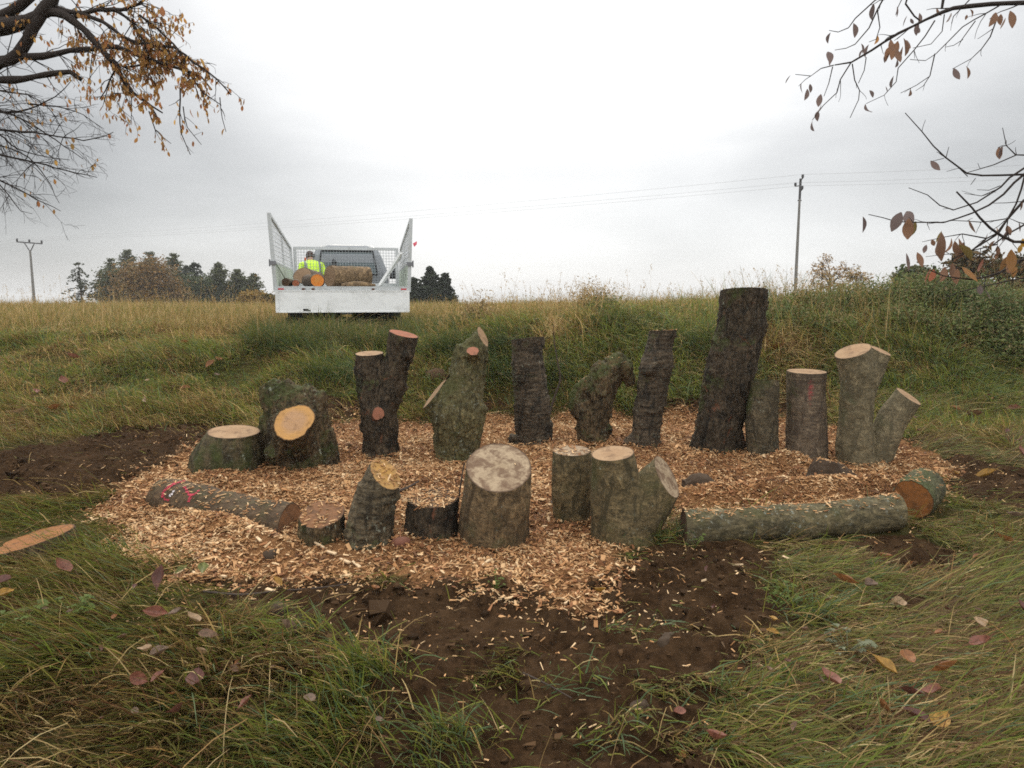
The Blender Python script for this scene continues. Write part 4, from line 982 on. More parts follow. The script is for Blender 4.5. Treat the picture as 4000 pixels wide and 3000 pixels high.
def wire(label, a, b, sag):
    n = 40; pts = [a.lerp(b, i / n) - Vector((0, 0, sag * 4 * (i / n) * (1 - i / n))) for i in range(n + 1)]
    m_ = MB(); m_.tube(pts, 0.0065, 5); tag(m_.build('power_cable', M_cable, origin=a), label, 'power cable', 'power cables across the sky')
for i, nm in enumerate(('topmost power cable between the two poles', 'middle power cable between the two poles', 'lowest power cable between the two poles')):
    wire(nm, tops1[i], tops2[i], 0.5)
dv = (tops2[0] - tops1[0])
for i, nm in enumerate(('topmost power cable running on right of the slim pole', 'middle power cable running on right of the slim pole', 'lowest power cable running on right of the slim pole')):
    wire(nm, tops2[i], tops2[i] + Vector((34, -17, 0.2 - i * 0.1)), 0.5)
for i, nm in enumerate(('power cable leaving the left arm of the three-pin pole', 'power cable leaving the middle pin of the three-pin pole', 'power cable leaving the right arm of the three-pin pole')):
    wire(nm, tops1[i], tops1[i] + Vector((-40, 18, -2.0)), 0.5)

# ================================================================ FAR TREES
def leafcards(c, size, n, spread, cols, mbx, flat=0.5, seed=0, droop=0.0, thin=0.5):
    """many small leaf-clump faces strewn through balls: c (K,3) centres"""
    K = len(c); i = rng.integers(0, K, n); p = c[i] + rng.normal(0, 1, (n, 3)) * spread[i][:, None] * np.array([1, 1, 0.75])
    a = rng.normal(0, 1, (n, 3)); a[:, 2] *= flat; a[:, 2] -= droop; a /= np.linalg.norm(a, axis=1, keepdims=True); b = np.cross(a, rng.normal(0, 1, (n, 3))); b /= np.linalg.norm(b, axis=1, keepdims=True)
    s = size * rng.uniform(0.6, 1.4, n)[:, None]; a = a * s; b = b * s * thin
    V = np.stack([p - a, p + b, p + a, p - b], 1).reshape(-1, 3); F = np.arange(4 * n).reshape(n, 4)
    cc = np.asarray(cols, float)[rng.integers(0, len(cols), n)] * rng.uniform(0.7, 1.3, (n, 1)); mbx.add(V, F, np.repeat(cc, 4, 0))
M_leaf = blade_mat('tree_foliage', 0.25); M_trunk = plain('tree_trunk_bark', (0.05, 0.038, 0.028), 0.9, var=0.4, scale=3)
M_twig = plain('branch_bark', (0.030, 0.022, 0.018), 0.9, var=0.3, scale=20)
GRP = 'trees on the far field edge'
def place(u, vt, d):
    t = P(u, vt, d); gz_ = float(hgt(t.x, d)); return t.x, d, gz_, t.z - gz_
def conifer(name, label, u, vt, d, hw_, cols, dens=1.0, kind='spruce', cat='tree', seed=0):
    x, y, z, H = place(u, vt, d); W = hw_ * d / FPX; r = random.Random(seed)
    root = empty(name, (x, y, z)); tag(root, label, cat, GRP)
    tr = MB(); tr.tube([(0, 0, -.4), (0, 0, H * .5), (r.uniform(-.1, .1), 0, H * .99)], [H * .018 + .05, H * .011 + .02, .02], 7)
    cr = MB(); zz = H * (0.12 if kind != 'sparse' else 0.15)
    while zz < H * 0.985:
        t = zz / H; prof = (1 - t) ** (0.68 if kind == 'spruce' else 0.6) * (1.0 if t > .2 else .6 + 2 * t)
        nb = max(3, int(7 * dens))
        for k_ in range(nb):
            an = r.uniform(0, 6.283); L = W * prof * r.uniform(0.45, 1.2) + 0.06; dz = -0.22 if kind == 'spruce' else (-0.35 if kind == 'sparse' else 0.10)
            tip = np.array([math.cos(an) * L, math.sin(an) * L, dz * L + (0.3 * L * r.random() if kind == 'larch' else 0)]); b0 = np.array([0, 0, zz])
            m_ = max(3, int(L * 7 * dens)); ts = np.linspace(0.15, 1, m_)
            c = b0 + ts[:, None] * tip - np.array([0, 0, 1]) * (0.12 * L * ts ** 2)[:, None] * (1 if kind != 'larch' else 0)
            tr.tube([b0, b0 + tip * 0.5, b0 + tip], [.03, .02, .008], 3, caps=False)
            leafcards(c, 0.16 if kind != 'larch' else 0.13, int(m_ * (6 if kind == 'spruce' else 8 if kind == 'larch' else 3.4)), np.full(m_, (0.05 if kind != 'larch' else 0.10) + 0.065 * L), cols, cr, 0.35, droop=0.25 if kind != 'larch' else 0.0)
        zz += H * (0.062 if kind != 'larch' else 0.05) * r.uniform(.6, 1.4) / (dens ** 0.5)
    tr.build('trunk', M_trunk, root); cr.build('crown', M_leaf, root); return root
def broadleaf(name, label, u, vt, d, hw_, cols, dens=1.0, cat='tree', seed=0, base=0.12, bare=0.0, grp=GRP, leaf=0.16, round_=1.0):
    x, y, z, H = place(u, vt, d); W = hw_ * d / FPX; r = random.Random(seed)
    root = empty(name, (x, y, z)); tag(root, label, cat, grp)
    tr = MB(); cr = MB(); cs = []; sp = []
    nl = 9 + int(6 * dens)
    th = H * 0.3
    tr.tube([(0, 0, -.3), (0, 0, th), (0, 0, H * .6)], [H * .022 + .03, H * .015 + .02, H * .008], 7)
    for k_ in range(nl * 4):
        an = r.uniform(0, 6.283); ph = r.uniform(base, 1.0); e = math.sqrt(max(0.02, 1 - abs((ph - 0.48) / 0.54) ** (2.2 * round_)))
        rr = W * e * r.uniform(0.35, 0.95); c = np.array([math.cos(an) * rr, math.sin(an) * rr, H * ph * (0.97 if ph > .9 else 1)])
        cs.append(c); sp.append(W * r.uniform(0.10, 0.20))
        if k_ % (2 if bare else 3) == 0:
            b0 = np.array([0, 0, min(c[2] * .8, th + r.random() * H * .35)]); md = (b0 + c) / 2 + np.array([0, 0, .06 * H])
            tr.tube([b0, md, c], [H * .008 + .01, H * .005 + .008, .012], 4, caps=False)
            if bare:
                for q_ in range(7):
                    e_ = c + np.array([r.gauss(0, 1), r.gauss(0, 1), r.gauss(0.4, .7)]) * W * .22; tr.tube([md * .4 + c * .6, c * .5 + e_ * .5, e_], [.02, .014, .006], 3, caps=False); cs.append(e_); sp.append(W * .07)
    cs = np.array(cs); sp = np.array(sp)
    leafcards(cs, leaf, int(4200 * dens), sp, cols, cr, 0.6); tr.build('trunk', M_trunk, root); cr.build('crown', M_leaf, root); return root
DKG = [(.026, .036, .018), (.034, .045, .022), (.02, .03, .017)]; MDG = [(.060, .078, .030), (.070, .085, .032), (.048, .065, .025)]
LARCH = [(.085, .098, .042), (.07, .085, .036), (.10, .105, .046)]; RUST = [(.19, .11, .035), (.15, .095, .033), (.23, .13, .04), (.12, .09, .03)]
YEL = [(.28, .18, .04), (.22, .15, .04), (.20, .12, .03)]; OLV = [(.075, .075, .025), (.055, .062, .02), (.09, .08, .03)]
conifer('spruce_tree', 'sparse ragged spruce standing alone at the left of the far trees', 170, 564, 78, 46, [(.035, .045, .022), (.05, .055, .03)], 0.62, 'sparse', seed=1)
broadleaf('bushy_tree', 'dark green bushy tree at the left end of the dense far grove', 236, 585, 84, 42, MDG + OLV, 1.0, seed=2, base=0.02)
conifer('larch_tree', 'narrow larch rising left over the rust-brown tree', 238, 556, 92, 30, LARCH, 0.9, 'larch', seed=3)
conifer('larch_tree', 'broad larch just left above the rust-brown tree', 275, 540, 95, 42, LARCH, 1.1, 'larch', seed=4)
conifer('spruce_tree', 'pointed larch-like spruce directly above the rust-brown tree', 322, 541, 98, 38, LARCH + MDG, 1.1, 'larch', seed=5)
broadleaf('rusty_tree', 'rust-brown autumn tree in the middle of the far grove', 318, 572, 76, 76, RUST, 2.0, seed=6, base=0.02)
conifer('larch_tree', 'tall larch right of the rust-brown tree', 374, 546, 92, 36, LARCH + MDG, 1.1, 'larch', seed=7)
conifer('spruce_tree', 'slim blackish spruce beside the larger blackish spruce', 402, 570, 90, 36, DKG, 1.0, 'spruce', seed=8)
conifer('spruce_tree', 'larger blackish spruce with sharp tip in the grove', 418, 560, 88, 44, DKG, 1.1, 'spruce', seed=9)
broadleaf('bushy_tree', 'low round green tree at the foot of the blackish spruces', 415, 600, 82, 54, MDG, 1.3, seed=10, base=0.0)
broadleaf('bushy_tree', 'low dark green tree between the grove and the trio of pointed trees', 462, 608, 84, 40, MDG, 1.0, seed=11, base=0.0)
conifer('larch_tree', 'tallest of the trio of pointed trees left of the truck', 472, 570, 84, 40, LARCH, 1.0, 'larch', seed=12)
conifer('larch_tree', 'middle one of the trio of pointed trees left of the truck', 513, 583, 84, 36, LARCH, 1.0, 'larch', seed=13)
conifer('larch_tree', 'smallest of the trio of pointed trees, nearest the truck', 546, 592, 84, 32, LARCH, 0.9, 'larch', seed=14)
broadleaf('yellow_bush', 'yellow autumn bush beside the truck cage on the left', 545, 632, 60, 28, YEL, 0.9, 'bush', seed=15, base=0.0)
broadleaf('yellow_bush', 'small olive-yellow bush touching the left edge of the truck', 580, 636, 58, 18, YEL + OLV, 0.6, 'bush', seed=16, base=0.0)
conifer('spruce_tree', 'black spruce half hidden by the right truck cage', 893, 598, 62, 34, DKG, 1.1, 'spruce', seed=17)
conifer('spruce_tree', 'thick black spruce with a flat top right of the truck', 929, 576, 62, 40, DKG, 1.5, 'spruce', seed=18)
conifer('spruce_tree', 'shorter black spruce right of the thick one', 960, 588, 62, 38, DKG, 1.2, 'spruce', seed=19)
broadleaf('airy_tree', 'thin airy tree with sparse pale leaves right of the slim pole', 1797, 556, 46, 46, [(.34, .22, .10), (.28, .19, .10), (.40, .26, .12)], 0.30, seed=20, base=0.30, bare=1.0, leaf=0.075)
broadleaf('airy_tree', 'lower brownish tree touching the thin airy tree on its right', 1850, 590, 46, 34, [(.36, .22, .08), (.28, .21, .10), (.24, .20, .09)], 0.30, seed=21, base=0.1, bare=1.0, leaf=0.075)
broadleaf('dark_tree', 'dark green tree beyond the bramble bank, behind the hanging leaves', 1990, 585, 30, 55, MDG + OLV, 1.4, seed=23, base=0.0, leaf=0.13)
broadleaf('autumn_tree', 'brown-leaved tree at the right edge behind the hanging branches', 2110, 548, 28, 60, [(.14, .085, .03), (.10, .075, .03), (.07, .065, .03), (.17, .10, .04)], 1.2, seed=24, base=0.0, bare=1.0, leaf=0.10)
broadleaf('autumn_tree', 'brown leafy tree cut by the right picture edge', 2215, 560, 24, 60, [(.13, .075, .03), (.10, .07, .03), (.05, .055, .02)], 1.2, seed=25, base=0.0, leaf=0.10)

# ================================================================ GRASS
M_blade = blade_mat('grass_blades', 0.42, 0.6)
SX = np.array([s[0] for s in STUMPS]); SY = np.array([s[1] for s in STUMPS]); SR = np.array([s[2] for s in STUMPS])
def clear_of_stumps(x, y, k=1.0):
    ok = np.ones(len(x), bool)
    for a, b, r in zip(SX, SY, SR): ok &= (x - a) ** 2 + (y - b) ** 2 > (r * k) ** 2
    return ok
TRi = TR.inverted()
def truck_local(x, y):
    m_ = np.array(TRi); return m_[0, 0] * x + m_[0, 1] * y + m_[0, 3], m_[1, 0] * x + m_[1, 1] * y + m_[1, 3]
def blades(mbx, x, y, h, wd, leand, leana, col, seg=3, curl=1.0, st=0.35):
    """bent tapering blades rooted at (x, y)"""
    n = len(x); z = ground_at(x, y) - 0.01
    lx, ly = np.cos(leand), np.sin(leand); t = np.linspace(0, 1, seg + 1)
    px, py = -ly, lx
    tw_ = rng.uniform(-1.2, 1.2, n); wx_, wy_ = px * np.cos(tw_) - py * np.sin(tw_) * 0 + lx * np.sin(tw_), py * np.cos(tw_) + ly * np.sin(tw_)
    V = np.zeros((n, seg + 1, 2, 3)); ang = leana
    for i, s in enumerate(t):
        a = ang * (st + (1 - st) * s * curl); out = h * s * np.sin(np.clip(a, 0, 2.2)); up = h * s * np.cos(np.clip(a, 0, 1.9)) 
        up = np.maximum(up, 0.012 + 0.02 * s)
        ww = wd * (1 - s) ** 0.6 * 0.5 + 0.0006
        cx, cy, cz = x + lx * out, y + ly * out, z + up
        V[:, i, 0] = np.stack([cx - wx_ * ww, cy - wy_ * ww, cz], 1); V[:, i, 1] = np.stack([cx + wx_ * ww, cy + wy_ * ww, cz + 0.002], 1)
    b = np.arange(n)[:, None] * (2 * (seg + 1)) + np.arange(seg)[None] * 2
    F = np.stack([b, b + 1, b + 3, b + 2], -1).reshape(-1, 4)
    mbx.add(V.reshape(-1, 3), F, np.repeat(col, 2 * (seg + 1), 0))
GREEN = np.array([(.085, .120, .024), (.070, .105, .020), (.105, .130, .030), (.060, .090, .028), (.12, .135, .035)])
BLUEG = np.array([(.075, .110, .050), (.060, .095, .040), (.09, .12, .06)])
STRAW = np.array([(.30, .21, .085), (.24, .165, .065), (.36, .27, .13), (.19, .125, .05), (.22, .13, .05)])
OLIVE = np.array([(.11, .095, .025), (.09, .085, .025), (.14, .11, .035), (.10, .07, .022)])
TAN = np.array([(.30, .20, .085), (.25, .165, .065), (.20, .14, .05), (.34, .25, .12), (.16, .12, .04)])
GAIN = 1.02
DEAD = np.array([(.15, .088, .040), (.11, .064, .030), (.20, .125, .058), (.13, .06, .028)])
for P_ in (GREEN, BLUEG, STRAW, OLIVE, TAN): P_ *= 1.5
GREEN *= np.array([1.25, 1.06, .90])
def pick(pal, n): return np.minimum(GAIN * pal[rng.integers(0, len(pal), n)] * rng.uniform(0.75, 1.25, (n, 1)), .85)
def mixpal(n, parts):        # parts: [(palette, weight array)]
    W = np.stack([np.broadcast_to(w_, (n,)) for _, w_ in parts], 1); W = W / W.sum(1, keepdims=True); c = np.cumsum(W, 1); r = rng.random(n)[:, None]
    k = (r > c[:, :-1]).sum(1) if W.shape[1] > 1 else np.zeros(n, int); out = np.zeros((n, 3))
    for i, (pal, _) in enumerate(parts):
        s = k == i; out[s] = pick(pal, s.sum())
    return out
def scatter(n, y0, y1, power, margin=1.0, side=0.80):
    t = rng.random(n); e = 1 - power
    y = (y0 ** e + t * (y1 ** e - y0 ** e)) ** (1 / e) if abs(e) > 1e-3 else y0 * (y1 / y0) ** t
    x = rng.uniform(-1, 1, n) * (side * y + margin); return x, y

# --- near turf: combed, tangled, green with dry blades
g1 = MB()
n = 360000; x, y = scatter(n, 1.35, 8.2, 0.75)
chip, dirt = masks(x, y); q = np.stack([x, y], -1)
tuft = fbm(q * 3.2, 3, 61); sp = fbm(q * 7, 2, 62)
keep = rng.random(n) < np.clip(0.72 + 0.95 * tuft, 0.12, 1) * (1 - np.clip(chip * 1.25, 0, 1)) * (1 - 0.985 * np.clip(dirt * 1.3, 0, 1))
keep |= (dirt > 0.5) & (chip < .1) & (y < 3.3) & (sp > 0.42) & (tuft > -0.05) & (rng.random(n) < 0.55)
keep &= clear_of_stumps(x, y)
x, y, q, tuft, dirt, chip = x[keep], y[keep], q[keep], tuft[keep], dirt[keep], chip[keep]; n = len(x)
dirx = 0.6 * np.sign(x) * np.clip(np.abs(x) / 2, 0, 1) + vnoise(q * 0.9, 71); diry = -0.55 + vnoise(q * 0.9 + 9, 72)
ld = np.arctan2(diry, dirx) + rng.normal(0, 0.58, n)
h = rng.gamma(5, 0.029, n) * (0.85 + 0.55 * tuft) * np.where(y > 5.5, 1.15, 1.0) + 0.03; h *= 1 - 0.5 * np.clip(dirt, 0, 1)
dry = np.clip(0.34 + 0.9 * fbm(q * 1.1 + 3, 3, 75) + 0.4 * vnoise(q * 4, 76), 0.06, 0.95)
col = mixpal(n, [(GREEN, (1 - dry) * 0.75), (BLUEG, (1 - dry) * 0.12), (OLIVE, 0.55), (STRAW, dry * 0.42), (DEAD, .18 + dry * .5)])
blades(g1, x, y, h, rng.uniform(.0032, .0068, n), ld, np.abs(rng.normal(1.22, 0.28, n)), col, 3, st=.72)
# a few broad fresh tufts and long straw stems
for (u, v, k_, hh) in ((800, 1450, 260, .26), (760, 1520, 160, .22), (985, 1590, 170, .22), (950, 1650, 100, .18), (1370, 1370, 60, .12), (1180, 1500, 26, .14), (1280, 1480, 30, .15), (1330, 1590, 90, .14),
                       (1860, 1540, 90, .22), (1760, 1330, 150, .2), (1600, 1500, 110, .16), (1700, 1470, 120, .16), (1430, 1165, 120, .16), (1880, 1250, 140, .16), (640, 1370, 140, .2), (150, 1180, 120, .18), (235, 1195, 120, .16), (700, 1600, 140, .2), (1560, 1600, 60, .15)):
    c = G(u, v); n = k_; x = c.x + rng.normal(0, .09, n); y = c.y + rng.normal(0, .06, n)
    base = rng.uniform(0, 6.28); ld = np.arctan2(-0.8 + rng.normal(0, .45, n), -0.35 * np.sign(1106 - u) + rng.normal(0, .6, n))
    blades(g1, x, y, rng.uniform(.6, 1.15, n) * hh, rng.uniform(.003, .0065, n), ld, np.abs(rng.normal(.85, .3, n)), mixpal(n, [(GREEN, .65), (BLUEG, .35), (STRAW, .12)]), 4, st=.6)
n = 800; x, y = scatter(n, 1.4, 8, 0.6); chip, dirt = masks(x, y); kp = (rng.random(n) < 1.05 - dirt * .85) & (chip < .35) & clear_of_stumps(x, y); x, y = x[kp], y[kp]; n = len(x)
blades(g1, x, y, rng.uniform(.18, .42, n), rng.uniform(.0022, .0038, n), rng.uniform(0, 6.28, n), np.abs(rng.normal(1.35, .22, n)), pick(STRAW, n), 4)
tag(g1.build('short_grass', M_blade, smooth=False), 'trampled green and straw coloured grass around the muddy clearing', 'grass', kind='stuff')

# --- the bank
GAIN = 1.22
g2 = MB()
n = 330000; x, y = scatter(n, 6.9, 13.0, 0.5, 1.0, 0.82)
chip, dirt = masks(x, y); q = np.stack([x, y], -1); z0 = hgt(x, y)
bk = sstep(0.12, 0.30, z0 - 0.06) ; tuft = fbm(q * 1.7, 3, 81)
lx_, ly_ = truck_local(x, y); under = (np.abs(lx_) < 1.1) & (ly_ > -0.05) & (ly_ < 6)
keep = (chip < 0.15) & (rng.random(n) < (1 - 0.9 * dirt) * np.clip(0.8 + 0.8 * tuft, 0.3, 1)) & (rng.random(n) < np.where(y < 7.3, .5, 1)) & clear_of_stumps(x, y)
keep &= ~(under & (rng.random(n) < 0.96))
x, y, q, tuft, z0, under = x[keep], y[keep], q[keep], tuft[keep], z0[keep], under[keep]; n = len(x)
right = sstep(-1.5, 1.5, x); topz = sstep(0.45, 0.80, z0)
h = rng.gamma(6, 0.027, n) * (0.85 + 0.7 * tuft) * (0.75 + 0.55 * topz * (0.35 + .65 * right)) + 0.04
h = np.where(under, h * .4, h); behind = np.exp(-((lx_[keep]) / 1.0) ** 4) * (ly_[keep] > -1.6); h = h * (1 + 0.12 * behind * (ly_[keep] < 0))
dry = np.clip(0.24 + 0.16 * (1 - right) + 0.9 * fbm(q * .9 + 13, 3, 85) + 0.30 * vnoise(q * 3, 86) + 0.40 * sstep(.76, .92, z0) * (1 - right) + 0.05 * topz + .18 * (1 - sstep(0.1, .3, z0)), 0.04, 0.95)
ld = np.arctan2(-0.7 + vnoise(q * .8 + 4, 87), 1.3 * vnoise(q * .8, 88)) + rng.normal(0, .9, n)
col = mixpal(n, [(GREEN, (1 - dry) * 0.85), (BLUEG, (1 - dry) * 0.35), (OLIVE, 0.22), (TAN, dry * 0.55), (DEAD, dry * .35 + .05)])
blades(g2, x, y, h, rng.uniform(.005, .011, n), ld, np.abs(rng.normal(1.12, .42, n)), col, 3)
GAIN = .85
# dark drooping clumps
for (u, v, k_) in ((670, 745, 500), (1075, 735, 700), (780, 712, 600), (850, 700, 700), (900, 690, 500), (620, 735, 400), (1330, 690, 400), (960, 735, 500), (1000, 690, 400), (1500, 735, 350), (1180, 790, 350), (1060, 790, 350), (1580, 800, 200), (720, 790, 300)):
    c = G(u, v + 25); n = k_; x = c.x + rng.normal(0, .17, n); y = c.y + rng.normal(0, .12, n)
    blades(g2, x, y, rng.uniform(.22, .48, n), rng.uniform(.005, .009, n), rng.uniform(-3.14, 0, n), np.abs(rng.normal(.95, .35, n)), mixpal(n, [(GREEN * .85, .5), (BLUEG * .8, .6), (STRAW, .06)]), 4)
n = 8500; a_ = rng.uniform(-1.35, 1.35, n); b_ = rng.uniform(-1.6, -.12, n); m_ = np.array(TR); x = m_[0, 0] * a_ + m_[0, 1] * b_ + m_[0, 3]; y = m_[1, 0] * a_ + m_[1, 1] * b_ + m_[1, 3]
blades(g2, x, y, rng.uniform(.28, .50, n) * (1 + .35 * vnoise(np.stack([x * 3, y * 3], 1), 201)), rng.uniform(.004, .009, n), rng.uniform(-3.14, 3.14, n), np.abs(rng.normal(.7, .4, n)), mixpal(n, [(GREEN * .9, .6), (BLUEG * .85, .5), (TAN, .25), (OLIVE, .2)]), 4)
# long dry stems bending under the tailgate
c = G(740, 735); n = 160; x = c.x + rng.normal(0, .5, n); y = c.y + rng.normal(0.1, .15, n)
blades(g2, x, y, rng.uniform(.35, .75, n), rng.uniform(.003, .005, n), rng.uniform(-.6, .6, n) + np.where(rng.random(n) < .5, 0, 3.14), np.abs(rng.normal(1.1, .25, n)), pick(STRAW, n), 5)
tag(g2.build('bank_grass', M_blade), 'long green grass bank behind the stumps, tan along its left crest', 'grass', kind='stuff')

# --- the field behind
GAIN = 1.02
g3 = MB()
n = 190000; x, y = scatter(n, 11.5, 46, 1.6, 1.5, 0.82)
lx_, ly_ = truck_local(x, y); keep = ~((np.abs(lx_) < 1.15) & (ly_ > -0.1) & (ly_ < 6.2)); x, y = x[keep], y[keep]; n = len(x); q = np.stack([x, y], -1)
h = rng.gamma(7, .036, n) * (0.95 + .4 * fbm(q * .5, 2, 91)) ; dry = np.clip(.75 + .5 * fbm(q * .35, 3, 92), .2, 1)
blades(g3, x, y, h, rng.uniform(.006, .010, n) * (y / 11) ** .8, rng.uniform(0, 6.28, n), np.abs(rng.normal(.6, .35, n)), mixpal(n, [(TAN, dry), (OLIVE, .35), (GREEN, (1 - dry) * .7)]), 2)
tag(g3.build('field_grass', M_blade), 'tall dry tan grass of the field behind the bank', 'grass', kind='stuff')

# --- dry stalks with seed heads against the sky
g4 = MB()
def stalks(n, xs, ys, hh, pal=STRAW, head=True, wd=.0034):
    x, y = xs, ys; z = ground_at(x, y); l = rng.uniform(0, 6.28, n); a = np.abs(rng.normal(.30, .18, n))
    blades(g4, x, y, hh, np.full(n, wd), l, a, pick(pal, n), 4, 1.2)
    if head:
        k_ = 7; tipx, tipy = x + np.cos(l) * hh * np.sin(a * 1.13), y + np.sin(l) * hh * np.sin(a * 1.13); tipz = z + hh * np.cos(a * 1.13)
        c = np.stack([tipx, tipy, tipz], 1); c = np.repeat(c, k_, 0); m_ = len(c); s = rng.random(m_)
        c += np.stack([-np.repeat(np.cos(l) * np.sin(a * 1.3), k_) * s * .13, -np.repeat(np.sin(l) * np.sin(a * 1.3), k_) * s * .13, -s * .13], 1) + rng.normal(0, .012, (m_, 3))
        d = rng.normal(0, 1, (m_, 3)); d[:, 2] = np.abs(d[:, 2]) + .6; d /= np.linalg.norm(d, axis=1, keepdims=True); e = np.cross(d, rng.normal(0, 1, (m_, 3))); e /= np.linalg.norm(e, axis=1, keepdims=True)
        V = np.stack([c - d * .016, c + e * .0045, c + d * .016, c - e * .0045], 1).reshape(-1, 3); g4.add(V, np.arange(4 * m_).reshape(m_, 4), np.repeat(pick(pal, m_), 4, 0))
n = 900; x = rng.uniform(-1.4, 5.4, n); y = rng.uniform(9.6, 12.2, n); stalks(n, x, y, rng.gamma(7, .040, n) + .08)
n = 120; c = P(1270, 640, 10.6); x = rng.normal(c.x, .22, n); y = rng.normal(10.7, .2, n); stalks(n, x, y, rng.uniform(.35, .62, n), TAN)
n = 60; x = rng.uniform(-1, 4.5, n); y = rng.uniform(9.6, 11, n); stalks(n, x, y, rng.uniform(.45, .8, n), wd=.003)
n = 700; x = rng.uniform(-14, -3.2, n); y = rng.uniform(11.5, 24, n); stalks(n, x, y, rng.gamma(9, .055, n) + .1, wd=.005)
n = 120; x = rng.uniform(3.6, 5.2, n); y = rng.uniform(9.6, 11, n); stalks(n, x, y, rng.uniform(.5, .8, n), TAN)
GAIN = .95; n = 1500; x = rng.uniform(3.0, 8.2, n); y = rng.uniform(8.9, 10.9, n); l = rng.uniform(0, 6.28, n)
blades(g4, x, y, rng.uniform(.3, .8, n), rng.uniform(.004, .008, n), l, np.abs(rng.normal(.35, .25, n)), mixpal(n, [(GREEN, .5), (OLIVE, .4), (TAN, .4), (BLUEG, .3)]), 4)
tag(g4.build('dry_stalks', M_blade), 'dry grass stalks with seed heads standing against the sky along the crest', 'grass stalks', kind='stuff')

# ================================================================ BRAMBLES AND WEEDS on the right of the bank, each bush its own
WEED = [(.12, .155, .045), (.14, .175, .052), (.10, .13, .038), (.16, .175, .062), (.19, .165, .065), (.24, .18, .085)]; DWEED = [(.095, .13, .045), (.115, .148, .055), (.08, .112, .04), (.15, .165, .055), (.20, .155, .075)]
def bush(label, u, vt, d, hw_, cols, n, seed, name='bramble_bush', leaf=.024, grp='bushes on the right of the bank'):
    x, y, z, H = place(u, vt, d); W = hw_ * d / FPX; r = random.Random(seed); root = empty(name, (x, y, z)); tag(root, label, 'bush', grp)
    stm = MB(); cr = MB(); cs = []
    for k_ in range(60):
        an = r.uniform(0, 6.28); rr = W * math.sqrt(r.random()); hh = H * r.uniform(.45, 1.0) * (1 - .35 * (rr / W) ** 2)
        b0 = np.array([math.cos(an) * rr * .5, math.sin(an) * rr * .35, -.03]); tp = np.array([math.cos(an) * rr, math.sin(an) * rr * .7, hh])
        md = (b0 + tp) / 2 + np.array([0, 0, hh * .18]); pts = catmull([b0, md, tp], .12); stm.tube(pts, np.linspace(.006, .002, len(pts)), 4, c=(.06, .06, .025), caps=False)
        cs += [p for p in pts[1:]]
    cs = np.array(cs); leafcards(cs, leaf, int(n * 1.9), np.full(len(cs), .11), cols, cr, 0.8, thin=.32); stm.build('stems', M_blade, root); cr.build('foliage', M_leaf, root)
bush('low green weeds just right of the tallest stump', 1690, 668, 9.9, 60, WEED, 4200, 31, 'weed_bush')
bush('pale-topped weeds below the slim power pole', 1745, 640, 10.2, 55, WEED + [(.15, .12, .05)], 4200, 32, 'weed_bush')
bush('green bramble behind the grey forked stump', 1835, 632, 10.4, 66, WEED, 5200, 33)
bush('broad bramble mound under the thin airy tree', 1920, 612, 10.3, 75, WEED + DWEED, 6500, 34)
bush('high dark bramble behind the hanging reddish leaves', 1995, 592, 10.4, 80, DWEED + WEED, 7500, 35)
bush('dark bramble right of the high dark one', 2085, 605, 10.0, 80, DWEED, 7500, 36)
bush('dark nettle thicket low on the right bank', 2090, 688, 9.3, 66, DWEED + WEED, 4500, 37, 'nettle_bush')
bush('dark bush cut by the right picture edge', 2185, 610, 9.2, 85, DWEED, 8000, 38)
bush('low nettles in front of the bush at the right picture edge', 2190, 688, 8.8, 50, DWEED + WEED, 3600, 39, 'nettle_bush')
bush('small dark weed in the crest grass right of the pale dry clump', 1310, 655, 10.2, 26, DWEED, 1300, 40, 'weed_bush')
bush('nettles low on the bank behind the straight red-marked stump', 1780, 690, 9.6, 60, WEED, 2600, 41, 'nettle_bush')
bush('nettles on the bank between the forked grey stump and the dark thicket', 1940, 672, 9.7, 60, WEED, 3000, 42, 'nettle_bush')

DRY = [(.34, .24, .12), (.28, .19, .09), (.40, .30, .16), (.24, .16, .07)]
bush('pale dry shrub standing on the crest between the gnarled and the ringed stumps', 1282, 606, 11.0, 34, DRY, 900, 51, 'dry_shrub', .022)
bush('low pale dry shrub on the crest right of the truck', 1035, 640, 11.0, 26, DRY, 600, 52, 'dry_shrub', .022)
bush('pale dry shrub on the crest hidden partly by the tallest stump', 1660, 618, 11.2, 38, DRY + OLV, 900, 53, 'dry_shrub', .022)
bush('pale dry shrub between the slim pole and the thin airy tree', 1735, 622, 11.4, 26, DRY + OLV, 700, 54, 'dry_shrub', .022)

